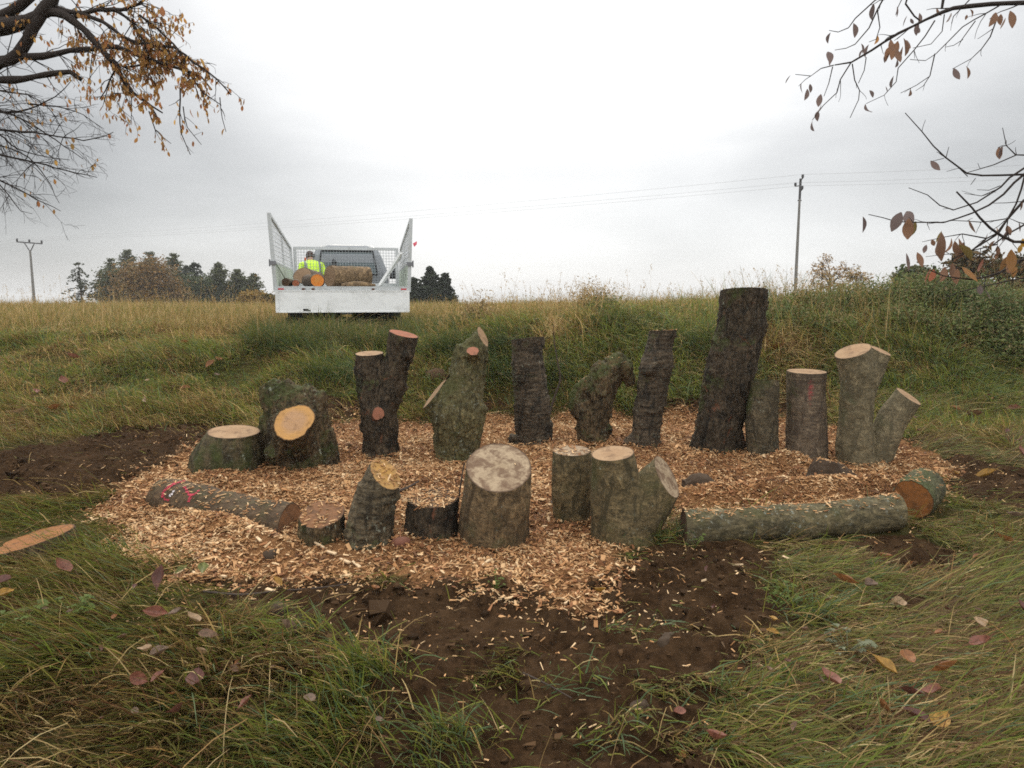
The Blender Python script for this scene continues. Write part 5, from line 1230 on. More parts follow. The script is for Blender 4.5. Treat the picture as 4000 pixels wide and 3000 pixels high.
# ================================================================ WOOD CHIPS
cm_ = MB()
CHC = np.array([(.46, .29, .165), (.37, .205, .105), (.55, .39, .25), (.27, .135, .07), (.20, .095, .05), (.42, .26, .15), (.63, .49, .35), (.12, .062, .035)]) * np.array([1.0, .90, .71])
def chips(x, y, z, L, Wd, T, tilt, cols):
    n = len(x); a = rng.uniform(0, 6.28, n); tp = rng.normal(0, tilt, n); rl = rng.normal(0, tilt, n)
    d = np.stack([np.cos(a) * np.cos(tp), np.sin(a) * np.cos(tp), np.sin(tp)], 1); s = np.stack([-np.sin(a), np.cos(a), 0 * a], 1)
    up = np.cross(d, s); s2 = s * np.cos(rl)[:, None] + up * np.sin(rl)[:, None]; up = np.cross(d, s2)
    c = np.stack([x, y, z], 1); V = np.zeros((n, 8, 3)); k = 0
    tap = rng.uniform(.25, 1, n)
    for iz in (-1, 1):
        for (il, iw) in ((-1, -1), (1, -1), (1, 1), (-1, 1)):
            wk = np.where(il > 0, tap, 1.0); V[:, k] = c + d * (L * il / 2)[:, None] + s2 * (Wd * wk * iw / 2)[:, None] + up * (T * iz / 2)[:, None]; k += 1
    b = np.arange(n)[:, None, None] * 8; f = np.array([(0, 3, 2, 1), (4, 5, 6, 7), (0, 1, 5, 4), (1, 2, 6, 5), (2, 3, 7, 6), (3, 0, 4, 7)])
    cm_.add(V.reshape(-1, 3), (b + f[None]).reshape(-1, 4), np.repeat(cols, 8, 0))
n = 330000; x = rng.uniform(-4.9, 4.9, n); y = 3.0 + 5.6 * rng.random(n); chip, dirt = masks(x, y)
q = np.stack([x, y], -1); patch = fbm(q * 1.6, 3, 101)
keep = rng.random(n) < np.clip(chip * (0.85 + 1.3 * patch), 0.03 * (chip > .2), 1) * np.where(y > 5.6, .75, 1); x, y, q = x[keep], y[keep], q[keep]; n = len(x)
L = rng.gamma(2.0, .0080, n) + .005; Wd = L * rng.uniform(.18, .5, n); 
tone = fbm(q * 2.2, 3, 105) + .25 * rng.normal(0, 1, n); ci = np.clip(((tone + .75) / 1.5 * 8).astype(int), 0, 7); order = np.array([7, 4, 3, 1, 5, 0, 2, 6]); mixr = rng.random(n) < .55
ci = np.where(mixr, rng.integers(0, 8, n), order[ci])
lift = np.zeros(n)
for a_, b_, r_ in zip(SX, SY, SR): lift = np.maximum(lift, .022 * np.exp(-np.maximum(np.hypot(x - a_, y - b_) - r_ * .92, 0) / .05))
chips(x, y, ground_at(x, y) + rng.uniform(.002, .018, n) + lift * rng.uniform(.2, 1, n), L, Wd, rng.uniform(.0015, .005, n), .35, CHC[ci] * rng.uniform(.75, 1.15, (n, 1)))
# stray chips thrown over the mud and the grass edge
n = 24000; x = rng.uniform(-4.2, 5.0, n); y = 2.0 + 6.2 * rng.random(n); dd = polydist(x, y, CHIP); keep = (dd < .1) & (rng.random(n) < np.exp(np.minimum(dd, 0) / .38) * .85 + .006) & (rng.random(n) < np.where(np.abs(x - .4) < 2.2, 1, .45))
x, y = x[keep], y[keep]; n = len(x)
chips(x, y, ground_at(x, y) + .008, rng.gamma(2.4, .006, n) + .005, rng.uniform(.003, .007, n), rng.uniform(.002, .004, n), .3, CHC[rng.choice([0, 2, 6, 5, 1], n)] * rng.uniform(.9, 1.25, (n, 1)))
# longer splinters
n = 900; x = rng.uniform(-4.2, 4.4, n); y = rng.uniform(3.0, 7.8, n); chip, dirt = masks(x, y); keep = chip > .3; x, y = x[keep], y[keep]; n = len(x)
chips(x, y, ground_at(x, y) + .014, rng.uniform(.05, .14, n), rng.uniform(.005, .012, n), np.full(n, .004), .18, CHC[rng.choice([0, 2, 6, 5, 1, 3], n)])
for (u, v, l_) in ((390,1240,.09),(420,1250,.07),(590,1285,.09),(745,1215,.10),(770,1222,.08),(715,1196,.08),(1225,1300,.05),(1590,1225,.10),(1520,1285,.05),(585,1495,.08),(1700,1215,.06),(610,1250,.07),(480,1255,.07),(690,1180,.08),(560,1190,.07),(1290,1250,.07),(1050,1225,.08)):
    g = G(u, v); chips(np.array([g.x]), np.array([g.y]), ground_at(np.array([g.x]), np.array([g.y])) + .016, np.array([l_]), np.array([l_ * .22]), np.array([.008]), .15, np.array([[.60, .44, .27]]))
# chips lying on tops of stumps and logs
hits = []
for o in RESTS:
    if o['category'] not in ('tree stump', 'log', 'earth clod') or o.get('group') == 'logs loaded on the truck bed': continue
    lab = o['label']; amt = 0
    for key, a_ in (('lowest round', 90), ('broad low', 420), ('half-buried', 900), ('long lichen', 620), ('short mossy', 130), ('upright grey-green', 60), ('root stump', 260), ('mound', 260), ('small dark earth clod in', 60), ('gnarled twisted', 70), ('thickest', 4), ('ringed', 20)):
        if lab.startswith(key) or key in lab: amt = max(amt, a_)
    if not amt: continue
    lying = 'log' in lab
    for ob in [o] + [c_ for c_ in o.children if not lying and c_.name.startswith('cut')]:
        bpy.context.view_layer.update(); mw = ob.matrix_world; me = ob.data
        bmm = bmesh.new(); bmm.from_mesh(me); bmm.transform(mw); bv = BVHTree.FromBMesh(bmm); xs = [v.co.x for v in bmm.verts]; ys = [v.co.y for v in bmm.verts]; bmm.free()
        k_ = amt if ob is o else amt
        for _ in range(k_):
            px_, py_ = random.uniform(min(xs), max(xs)), random.uniform(min(ys), max(ys)); hit = bv.ray_cast(Vector((px_, py_, 4)), Vector((0, 0, -1)))
            if hit[0] is not None and hit[1].z > .62 and (ob is not o or 'log' in lab or 'root' in lab or 'clod' in lab or 'mound' in lab or 'gnarled' in lab or 'ringed' in lab):
                if 'long lichen' in lab and hit[0].x < 0.0: continue
                hits.append(tuple(hit[0]))
H_ = np.array(hits); n = len(H_)
H_[:, 2] = np.maximum(H_[:, 2], ground_at(H_[:, 0], H_[:, 1]))
chips(H_[:, 0], H_[:, 1], H_[:, 2] + .004, rng.gamma(3, .0075, n) + .005, rng.uniform(.003, .010, n), rng.uniform(.0015, .004, n), .25, CHC[rng.choice([0, 2, 6, 5, 1, 3], n)])
m = begin('wood_chip'); finish(ATTR(), .75, spec=.2); tag(cm_.build('wood_chips', m), 'pale orange-brown wood chips strewn over the clearing and the low stumps', 'wood chips', kind='stuff')

# ================================================================ CRUMBS OF SOIL on the bare ground
cr_ = MB(); n = 26000; x = rng.uniform(-5.5, 5.5, n); y = 1.5 + 7.2 * rng.random(n) ** 1.1; chip, dirt = masks(x, y); cl_ = fbm(np.stack([x, y], 1) * 2.5, 3, 301)
kp = (rng.random(n) < dirt * (1 - chip) * np.clip(.65 + 1.2 * cl_, .12, 1) + .06 * (chip > .3)) & clear_of_stumps(x, y); x, y = x[kp], y[kp]; n = len(x)
oct_ = np.array([(1, 0, 0), (0, 1, 0), (-1, 0, 0), (0, -1, 0), (.6, .6, .7), (-.6, .6, .7), (-.6, -.6, .7), (.6, -.6, .7), (0, 0, 1.0)]); r = rng.gamma(1.5, .0052, n) + .003
V = oct_[None] * rng.uniform(.6, 1.3, (n, 9, 1)) * r[:, None, None] * rng.uniform(.7, 1.3, (n, 1, 3)); V = V + np.stack([x, y, ground_at(x, y) - r * .15], 1)[:, None]
b = np.arange(n)[:, None, None] * 9; cr_.add(V.reshape(-1, 3), (b + np.array([(0, 1, 5, 4), (1, 2, 6, 5), (2, 3, 7, 6), (3, 0, 4, 7)])[None]).reshape(-1, 4), np.repeat(np.array([.048, .027, .013]) * rng.uniform(.45, 1.7, (n, 1)), 9, 0))
cr_.f.append((b + np.array([(4, 5, 8), (5, 6, 8), (6, 7, 8), (7, 4, 8)])[None]).reshape(-1, 3)); m = begin('soil_crumb'); finish(ATTR(), .9, spec=.08)
tag(cr_.build('soil_crumbs', m), 'dark crumbs and small clods of churned soil on the bare ground', 'soil', kind='stuff')

# ================================================================ FALLEN LEAVES, each its own
def leaf_mesh(name, c, fold, curl, round_, seed):
    n, k = 11, 5; V = []; r = random.Random(seed)
    for i in range(n):
        t = i / (n - 1); wv = (math.sin(math.pi * t ** (0.8 if round_ else 1.0)) ** (.75 if round_ else 1.05)) * (.36 if round_ else .24) + .004
        for j in range(k):
            s = (j / (k - 1) - .5) * 2; V.append((t - .5, s * wv, abs(s) * fold * wv + curl * (t - .5) ** 2 + .02 * math.sin(9 * t + seed) * s + .015 * r.random()))
    F = [(i * k + j, (i + 1) * k + j, (i + 1) * k + j + 1, i * k + j + 1) for i in range(n - 1) for j in range(k - 1)]
    mbx = MB(); mbx.add(V, F); t = MB(); 
    mbx.tube([(.48, 0, curl * .23), (.62, .02, curl * .3), (.74, .05, curl * .3)], .008, 4, caps=False)
    mt = begin(name); o_ = OBJ(); nz = NOISE(o_, 5, 5, .65, .4); s3 = N('ShaderNodeSeparateXYZ'); nt.links.new(o_, s3.inputs[0])
    vein = RAMP(M('ABSOLUTE', s3.outputs[1]), [(.006, (1,) * 3), (.02, (0,) * 3)]); cc = MIX(RAMP(nz, [(.35, (0,) * 3), (.7, (1,) * 3)]), tuple(x * .55 for x in c), tuple(min(1, x * 1.25) for x in c))
    finish(MIX(M('MULTIPLY', vein, .5), cc, tuple(x * 1.7 for x in c)), .5, nz, .3, .01, spec=.35, transl=.2)
    o = mbx.build('fallen_leaf', mt, smooth=True); me = o.data; bpy.data.objects.remove(o); return me
LC = {'yellow': (.36, .20, .04), 'orange': (.26, .11, .04), 'red': (.22, .085, .055), 'dark red': (.125, .05, .036), 'brown': (.16, .09, .052), 'tan': (.32, .21, .115), 'mauve': (.175, .115, .078), 'green': (.16, .17, .05)}
LM = {c: [leaf_mesh(c.replace(' ', '_') + '_leaf', v, f_, cu, ro, i) for i, (f_, cu, ro) in enumerate(((.7, .9, True), (1.1, .6, False)))] for c, v in LC.items()}
def leaf(u, v, size, c, label, shape=None, tilt=.35, group=None, rot=None):
    g = G(u, v); o = bpy.data.objects.new('fallen_leaf', LM[c][shape if shape is not None else random.randint(0, 1)]); COL.objects.link(o)
    L = size * g.y / FPX; gr, dr = masks(np.array([g.x]), np.array([g.y])); lift = .03 + .075 * (1 - min(1, float(max(gr[0], dr[0])))) 
    o.location = (g.x, g.y, float(ground_at(g.x, g.y)) + lift); o.scale = (L, L, L)
    o.rotation_euler = (random.gauss(.12, tilt), random.gauss(0, tilt), random.uniform(0, 6.28) if rot is None else rot); tag(o, label, 'leaf', group or 'fallen leaves on the ground'); return o
for (u, v, s, c, lab, *sh) in (
    (417, 1388, 46, 'tan', 'pale tan round fallen leaf in the left grass', 0), (352, 1291, 66, 'dark red', 'folded brownish-red fallen leaf below the chip edge on the left', 1), (452, 1433, 52, 'brown', 'curled brown fallen leaf right above its folded tan neighbour', 0), (437, 1465, 40, 'tan', 'folded tan fallen leaf under the curled brown one', 1),
    (318, 1462, 48, 'tan', 'round dusty-tan fallen leaf beside a long mauve one', 0), (347, 1468, 66, 'mauve', 'long mauve-grey fallen leaf beside the round dusty-tan one', 1), (623, 1413, 70, 'mauve', 'long greyish-mauve fallen leaf left of the mud', 1), (427, 1528, 62, 'dark red', 'oval dark red fallen leaf in the left grass', 0),
    (303, 1526, 46, 'red', 'crumpled red fallen leaf left of a thinner red one', 0), (346, 1523, 44, 'red', 'thin red fallen leaf right of the crumpled one', 1), (388, 1601, 58, 'dark red', 'glossy dark red fallen leaf near the bottom left', 0), (536, 1580, 46, 'red', 'reddish folded fallen leaf bottom left of the mud', 1),
    (672, 1577, 42, 'mauve', 'dull mauve fallen leaf in grass beside the mud edge', 0), (14, 1332, 56, 'yellow', 'bright yellow fallen leaf at the left picture edge', 1), (8, 1303, 44, 'dark red', 'dark red fallen leaf above the yellow one at the left edge', 0), (135, 1269, 52, 'red', 'pinkish-red fallen leaf in the left grass below the wood slice', 0),
    (340, 1374, 62, 'red', 'flat pinkish fallen leaf left of the pale tan round one', 1), (382, 1376, 34, 'mauve', 'small mauve fallen leaf between the pinkish and the pale round ones', 0), (440, 1270, 54, 'green', 'greenish curved fallen leaf at the chip edge', 1), (395, 1268, 36, 'green', 'small greenish fallen leaf at the chip edge', 1),
    (600, 1268, 36, 'yellow', 'small yellow fallen leaf at the muddy chip edge', 1), (578, 1353, 36, 'green', 'small green fallen leaf near the greyish clod', 1), (1295, 1281, 36, 'yellow', 'mustard yellow fallen leaf on mud below the wide forked stump', 0), (832, 1378, 34, 'brown', 'brown fallen leaf at the top of the long green tuft', 1),
    (1668, 1388, 28, 'yellow', 'upper one of two yellow fallen leaves on the mud at right', 0), (1666, 1421, 34, 'yellow', 'lower one of two yellow fallen leaves on the mud at right', 1), (1940, 1311, 46, 'tan', 'pale holed tan fallen leaf in the right grass', 0), (1936, 1352, 40, 'tan', 'smaller pale fallen leaf below the holed one', 0),
    (1875, 1308, 62, 'mauve', 'long mauve fallen leaf left of the holed tan one', 1), (1822, 1302, 62, 'orange', 'long orange fallen leaf left of the long mauve one', 1), (2112, 1402, 66, 'tan', 'pale folded fallen leaf at the right side', 1), (2118, 1446, 56, 'red', 'bright red fallen leaf below the pale folded one', 0),
    (1957, 1482, 50, 'orange', 'dull orange round fallen leaf in the right grass', 0), (1905, 1500, 70, 'yellow', 'mottled yellow fallen leaf left of the dull orange one', 1), (2040, 1507, 70, 'orange', 'long orange-brown fallen leaf standing in the right grass', 1), (1786, 1527, 62, 'red', 'red-brown fallen leaf by the bright grass tuft', 0),
    (1966, 1562, 66, 'dark red', 'dark red pointed fallen leaf left of the flat pinkish one, bottom right', 1), (2010, 1558, 52, 'red', 'flat pinkish-red fallen leaf at bottom right', 0), (2028, 1590, 46, 'red', 'small red fallen leaf below the flat pinkish-red one', 1), (1975, 1620, 74, 'dark red', 'large dark red fallen leaf next to a yellow-brown one', 1),
    (2025, 1628, 66, 'yellow', 'yellow-brown fallen leaf touching the large dark red one', 0), (1900, 1592, 56, 'orange', 'rusty orange fallen leaf between grass blades, bottom right', 1), (1545, 1642, 70, 'red', 'big red-orange star-folded fallen leaf at the bottom edge', 0), (1466, 1560, 36, 'red', 'small red triangular fallen leaf right of the mud', 0),
    (1470, 1640, 40, 'orange', 'orange fallen leaf left of the big red-orange one', 1), (1715, 1640, 36, 'brown', 'thin brown fallen leaf near the bottom edge on the right', 1), (2130, 1036, 50, 'yellow', 'yellow-orange fallen leaf on bare soil right of the short mossy log', 1), (2065, 1030, 26, 'yellow', 'small yellow fallen leaf beside the short mossy log', 1),
    (1911, 1220, 42, 'orange', 'rusty orange fallen leaf in front of the long log', 0), (1862, 1195, 30, 'brown', 'brownish fallen leaf close to the long log front', 0), (2165, 1205, 36, 'orange', 'deep orange fallen leaf on dark soil at the right edge', 0), (2190, 1150, 40, 'mauve', 'pink-grey fallen leaf in grass at the right edge', 1),
    (2205, 1365, 48, 'dark red', 'dark red fallen leaf cut by the right picture edge', 0), (1735, 1415, 36, 'brown', 'brown fallen leaf in grass right of two yellow ones', 1), (455, 806, 32, 'orange', 'bright orange fallen leaf on the left bank below the truck', 1), (472, 796, 24, 'orange', 'smaller orange fallen leaf just above the bright orange one on the left bank', 0),
    (398, 757, 22, 'orange', 'orange-brown fallen leaf high on the left bank', 1), (156, 790, 32, 'red', 'pinkish fallen leaf on the far left bank', 0), (80, 868, 32, 'red', 'reddish fallen leaf low on the far left bank', 1), (138, 842, 28, 'red', 'dull red fallen leaf mid way up the far left bank', 0), (402, 858, 26, 'orange', 'small orange fallen leaf below the bright ones on the left bank', 1),
    (40, 914, 34, 'tan', 'beige fallen leaf at the foot of the far left bank', 0), (120, 906, 40, 'orange', 'tan-orange fallen leaf at the foot of the left bank', 0), (318, 885, 28, 'tan', 'pale fallen leaf at the top of the left mud strip', 1), (320, 842, 18, 'tan', 'tiny whitish fallen leaf on the left bank', 0),
    (1680, 770, 38, 'orange', 'orange fallen leaf on the bank right of the tallest stump', 0), (2190, 905, 36, 'red', 'pinkish fallen leaf on the right bank edge', 1), (2100, 920, 44, 'brown', 'brown curled fallen leaf on the right grass slope', 0), (2060, 905, 30, 'orange', 'rust fallen leaf above the brown curled one on the right slope', 1), (2200, 1000, 30, 'red', 'red fallen leaf in the grass above the right bare soil', 0)):
    leaf(u, v, s * .88, c, lab, sh[0] if sh else None)
for k_ in range(60):
    u, v = random.choice([(random.uniform(0, 850), random.uniform(1230, 1650)), (random.uniform(1500, 2212), random.uniform(1200, 1650)), (random.uniform(0, 700), random.uniform(760, 960)), (random.uniform(1950, 2212), random.uniform(850, 980))])
    leaf(u, v, random.uniform(14, 26) if v > 1000 else random.uniform(10, 18), random.choice(['brown', 'dark red', 'brown', 'orange', 'mauve']), 'small withered leaf lying among the grass blades', group='small withered leaves among the grass')

# twigs and a sapling
M_stick = plain('dead_twig', (.06, .045, .036), .9, var=.3, scale=20)
def stick(label, pts, r0, r1, name='twig', cat='twig', group='twigs on the ground'):
    p = [Vector(q) if isinstance(q, Vector) else G(*q) + Vector((0, 0, .022)) for q in pts]; a = catmull(p, .04); mbx = MB(); mbx.tube(a, np.linspace(r0, r1, len(a)), 6)
    return tag(mbx.build(name, M_stick, origin=a[0]), label, cat, group)
stick('long thin dark twig lying along the lower edge of the chips on the left', [(440, 1288), (520, 1294), (600, 1286), (680, 1280), (752, 1272)], .006, .003)
stick('short dark twig behind the leaning dark stump', [(858, 1068), (880, 1060), (905, 1046)], .012, .005)
stick('thin twig leaning on the left side of the thickest stump', [P(990, 1085, G(1000, 1150).y + .1), P(996, 1040, G(1000, 1150).y + .12), P(1003, 1000, G(1000, 1150).y + .15)], .007, .004)
stick('curved dark twig in the chips at the foot of the flat-topped post stump', [(1190, 1090), (1215, 1115), (1262, 1128)], .006, .003)
stick('pale straw stem slanting over the bare mud', [(1130, 1467), (1180, 1492), (1235, 1520)], .004, .002)
g = G(1192, 900); d = g.y
sp_ = empty('sapling', (g.x, d, float(ground_at(g.x, d)))); tag(sp_, 'thin bare sapling stem with a dry plume, right of the straight dark post stump', 'sapling')
a = catmull([P(1186, 905, d), P(1194, 868, d), P(1210, 820, d), P(1204, 780, d), P(1197, 735, d), P(1195, 700, d)], .04) - np.array(sp_.location); mbx = MB(); mbx.tube(a, np.linspace(.014, .006, len(a)), 6)
for q_, s_ in ((4, 1), (7, -1), (10, 1)): mbx.tube([a[q_], a[q_] + np.array([.035 * s_, -.01, .05]), a[q_] + np.array([.06 * s_, -.02, .11])], [.004, .003, .001], 4)
mbx.build('stem', M_stick, sp_); pl = MB(); n = 260; b0 = a[-1] + np.stack([rng.normal(0, .05, n), rng.normal(0, .04, n), rng.uniform(-.10, .07, n)], 1); e_ = b0 + rng.normal(0, .06, (n, 3)); w_ = np.array([.002, 0, 0])
pl.add(np.stack([b0 - w_, b0 + w_, e_ + w_ * .3, e_ - w_ * .3], 1).reshape(-1, 3), np.arange(4 * n).reshape(n, 4), np.repeat(pick(STRAW, n), 4, 0)); pl.build('plume', M_blade, sp_)
# leafy weeds
def weed(label, u, v, sz, n, cols):
    g = G(u, v); root = empty('leafy_weed', (g.x, g.y, float(ground_at(g.x, g.y)))); tag(root, label, 'weed', 'leafy weeds in the grass'); k = sz * g.y / FPX; mbx = MB()
    for i in range(n):
        an = random.uniform(0, 6.28); L = k * random.uniform(.5, 1); b0 = np.array([0, 0, .02]); tp = np.array([math.cos(an) * L, math.sin(an) * L, random.uniform(.03, .10)]); mbx.tube([b0, tp], [.002, .0012], 3, c=cols[0], caps=False)
        for j in (-1, 0, 1):
            a2 = an + j * .7; e = tp + np.array([math.cos(a2), math.sin(a2), .1]) * k * .34; s_ = np.array([-math.sin(a2), math.cos(a2), .15]) * k * .11; m_ = (tp + e) / 2 + np.array([0, 0, .006])
            mbx.add([tp, m_ - s_, e, m_ + s_], [(0, 1, 2, 3)], random.choice(cols))
    mbx.build('leaves', M_leaf, root)
WC = [(.11, .15, .03), (.13, .17, .04), (.09, .125, .03)]
weed('bright green leafy weed at the left picture edge', 45, 1362, 60, 26, WC); weed('small light green weed right of the weed at the left edge', 150, 1345, 45, 18, WC); weed('tiny green seedling at the chip edge on the mud', 1072, 1292, 20, 8, WC)
weed('grey-green lacy weed in the right grass', 1830, 1420, 48, 18, [(.17, .185, .11), (.21, .22, .14)]); weed('small weed in grass right of the bare mud', 1690, 1310, 40, 16, WC); weed('pale green seedling at the foot of the long log', 1500, 1190, 24, 8, WC)

# ================================================================ OVERHANGING TREES (their trunks stand outside the picture)
def tree_over(name, label, trunk_pts, limbs, twig_gen, leaf_list, leafcols, auto_leaf, seed, leaf_size):
    r = random.Random(seed); rs = np.random.default_rng(seed); base = Vector(trunk_pts[0][:3]); root = empty(name, base); tag(root, label, 'tree', 'trees overhanging the clearing')
    tr = MB(); tw_ = MB(); lf = MB(); o_ = np.array(base)
    a = catmull(np.array(trunk_pts, float), .12); tr.tube(a[:, :3] - o_, a[:, 3], 14)
    tips = []
    def twig(p, d, L, rad, depth):
        n = 6; pts = [p]; q = np.array(p); dd = np.array(d) / np.linalg.norm(d)
        for i in range(n):
            dd = dd + rs.normal(0, .13, 3) + np.array([0, 0, twig_gen['droop']]); dd /= np.linalg.norm(dd); q = q + dd * L / n; pts.append(q)
        tw_.tube(np.array(pts) - o_, np.linspace(rad, max(.0011, rad * .35), len(pts)), 5, caps=False)
        for i in range(2, n + 1):
            if rs.random() < auto_leaf(pts[i]): tips.append((pts[i], dd))
        if depth > 0:
            for i in range(1, n + 1):
                if rs.random() < twig_gen['branch']:
                    e = dd + rs.normal(0, .55, 3); e[1] *= .6; twig(pts[i], e, L * rs.uniform(.35, .65), rad * .55, depth - 1)
    for (pts, r0, r1, nt_, Lt, dp) in limbs:
        c = catmull(np.array(pts, float), .08); rr = np.linspace(r0, r1, len(c)) * (1 + .10 * rs.normal(0, 1, len(c)) * (r0 > .02))
        c = c + rs.normal(0, .004, c.shape) * (1 if r0 > .008 else .5); (tr if r0 > .012 else tw_).tube(c - o_, rr, 10 if r0 > .02 else 6)
        for k in range(nt_):
            i = int(len(c) * rs.uniform(.12, 1.0)) - 1; i = max(1, i); d = c[i] - c[i - 1]; d = d / np.linalg.norm(d); e = d * rs.uniform(.4, 1) + rs.normal(0, .55, 3); e[1] *= .7; e[2] += twig_gen['tilt']
            twig(c[i], e, Lt * rs.uniform(.5, 1.25) * (1.25 - .9 * i / len(c)), min(rr[i] * .6, .0045), dp)
    tr.build('trunk', M_twig, root, smooth=True); tw_.build('twigs', M_twig, root)
    def hang(p, sz, col, d=None):
        dn = np.array([r.gauss(0, .35), r.gauss(0, .35), -1.0]); dn /= np.linalg.norm(dn); s = np.cross(dn, rs.normal(0, 1, 3)); s /= np.linalg.norm(s); nn_ = np.cross(dn, s); V = []; k = 5
        cu = rs.uniform(-.25, .25); fo = rs.uniform(.1, .7)
        for i in range(k + 1):
            t = i / k; wv = (math.sin(math.pi * min(1, t * .96 + .02)) ** .85) * .25 * sz
            c = np.asarray(p) + dn * (t * sz) + nn_ * cu * sz * (t - .5) ** 2 * 2
            for j in (-1, 0, 1): V.append(c + s * wv * j + nn_ * abs(j) * fo * wv)
        F = [(i * 3 + j, i * 3 + j + 1, i * 3 + j + 4, i * 3 + j + 3) for i in range(k) for j in (0, 1)]
        lf.add(np.array(V) - o_, F, np.array(col) * r.uniform(.7, 1.25))
    for (p, d) in tips: hang(p, leaf_size * r.uniform(.6, 1.25), r.choice(leafcols))
    for (p, sz, col) in leaf_list: hang(p, sz, col)
    M_ = lf.build('foliage', M_hang, root, smooth=True); return root
M_hang = blade_mat('hanging_leaves', .5, .55)
def px(pts, d, dj=0.0):
    return [tuple(P(u, v, d + dj * i)) for i, (u, v) in enumerate(pts)]
# --- left tree, thick limbs and rust leaves
D = 6.0; K = D / FPX
LV = [(.48, .26, .08), (.40, .20, .065), (.55, .33, .10), (.34, .19, .07), (.38, .16, .065)]
def thick(pts, rp0, rp1, nt_, Lt, dp, d=D, dj=0.0): return (px(pts, d, dj), rp0 * d / FPX, rp1 * d / FPX, nt_, Lt, dp)
def leafy(p):
    u = p[0] / p[1] * FPX + 1106; return .50 if 190 < u < 480 else (.18 if u > 60 else .07)
tp = P(-190, 300, D)
limbs = [thick([(-200,150),(-90,95),(-15,62),(60,46),(100,18),(135,-40)], 22, 10, 8, .5, 2), thick([(-190,120),(-60,60),(0,36),(45,14),(90,-30)], 17, 9, 6, .5, 2),
    thick([(75,40),(110,22),(138,32),(180,62),(216,102),(249,138),(270,180),(309,216),(350,242)], 10, 1.8, 26, .40, 2), thick([(98,20),(80,42),(58,85),(40,118),(0,138),(-60,170)], 11, 9, 2, .3, 1),
    thick([(-60,150),(-10,132),(39,120),(90,121),(150,111),(210,105),(255,102),(300,120),(360,141),(435,165),(456,192)], 8.5, 1.6, 30, .34, 2), thick([(118,15),(195,36),(240,60),(285,87),(375,105),(420,135),(465,168),(498,205)], 5, 1.3, 30, .30, 2),
    thick([(-140,190),(-10,171),(30,174),(75,165),(150,156),(177,171)], 9, 4.5, 8, .35, 1), thick([(150,40),(210,22),(262,22),(300,5),(345,-30)], 5, 2, 18, .38, 2), thick([(255,24),(285,50),(315,95),(345,120),(370,150)], 3, 1.2, 20, .28, 2),
    thick([(245,135),(270,145),(310,140),(345,165)], 3, 1.2, 8, .35, 1), thick([(300,30),(340,62),(390,110),(405,150),(440,200),(475,225)], 2.6, 1, 18, .26, 1), thick([(250,150),(240,170),(228,195),(215,215)], 2, .9, 5, .3, 1),
    thick([(390,190),(388,240),(392,290),(412,335)], 1.6, .7, 4, .16, 0), thick([(395,230),(405,275),(436,312)], 1.2, .6, 3, .12, 0), thick([(475,210),(480,255),(488,285)], 1.1, .6, 3, .12, 0), thick([(322,240),(335,280),(370,310)], 1.3, .6, 4, .15, 0)]
ll = []
for (u, v, s) in ((196,218,16),(152,95,15),(160,103,12),(236,222,14),(228,228,13),(262,250,15),(305,228,18),(318,225,16),(345,226,16),(410,242,18),(425,245,15),(433,132,20),(448,205,14),(484,283,16),(415,310,14),(236,262,13),(130,160,13),(174,212,14),(162,92,13),(300,105,18),(340,95,17),(385,60,16),(350,20,22),(320,12,24),(300,20,20),(215,12,16)):
    ll.append((P(u, v - 6, D + random.uniform(-.2, .2)), s * K * 1.0, random.choice(LV)))
tree_over('overhanging_tree', 'rust-leaved tree whose thick dark limbs reach in at the top left', [(*P(-235, 1250, D)[:2], float(hgt(P(-235, 700, D).x, D)) - .3, .20), (*P(-238, 700, D), .18), (*P(-225, 320, D), .16), (*P(-200, 150, D), .12), (*P(-190, -60, D), .08)],
    limbs, dict(droop=-.06, branch=.33, tilt=-.12), ll, LV, leafy, 5, .040)
# --- second tree, bare drooping twigs
D2 = 7.0
def t2(pts, a, b, n_, L_, dp=2): return thick(pts, a, b, n_, L_, dp, D2)
limbs2 = [t2([(-120,262),(-10,279),(90,288),(180,303),(246,286)], 3.6, .7, 15, .5), t2([(-120,200),(-10,235),(60,264),(120,303),(177,342)], 3.4, .7, 15, .5), t2([(-120,310),(-10,333),(75,351),(144,369),(210,382)], 3.4, .8, 15, .5),
    t2([(-120,350),(-10,385),(60,420),(130,456)], 3, .6, 12, .45), t2([(-100,245),(0,242),(60,237),(120,207),(156,174)], 3, .7, 10, .4), t2([(-80,330),(0,400),(45,456),(70,462)], 2.2, .5, 6, .35), t2([(60,225),(120,230),(180,248),(225,281)], 2, .5, 8, .35),
    t2([(-100,180),(-10,195),(60,205),(100,230)], 3, .8, 14, .45), t2([(-100,300),(0,315),(60,340),(110,400),(125,440)], 2.4, .5, 8, .35), t2([(-60,240),(10,300),(60,330),(150,345)], 2.4, .6, 10, .4)]
tree_over('overhanging_tree', 'nearly bare tree with fine drooping twigs at the left edge below the rust-leaved tree', [(*P(-300, 1100, D2)[:2], float(hgt(P(-300, 700, D2).x, D2)) - .3, .16), (*P(-300, 650, D2), .14), (*P(-260, 350, D2), .10), (*P(-180, 250, D2), .05), (*P(-100, 200, D2), .03)],
    limbs2, dict(droop=-.05, branch=.36, tilt=-.12), [(P(35 + 9, 270, D2), .06, LV[0]), (P(155, 310, D2), .07, LV[2]), (P(117, 452, D2), .05, LV[3]), (P(70, 262, D2), .06, LV[3])], LV, lambda p: .015, 9, .05)
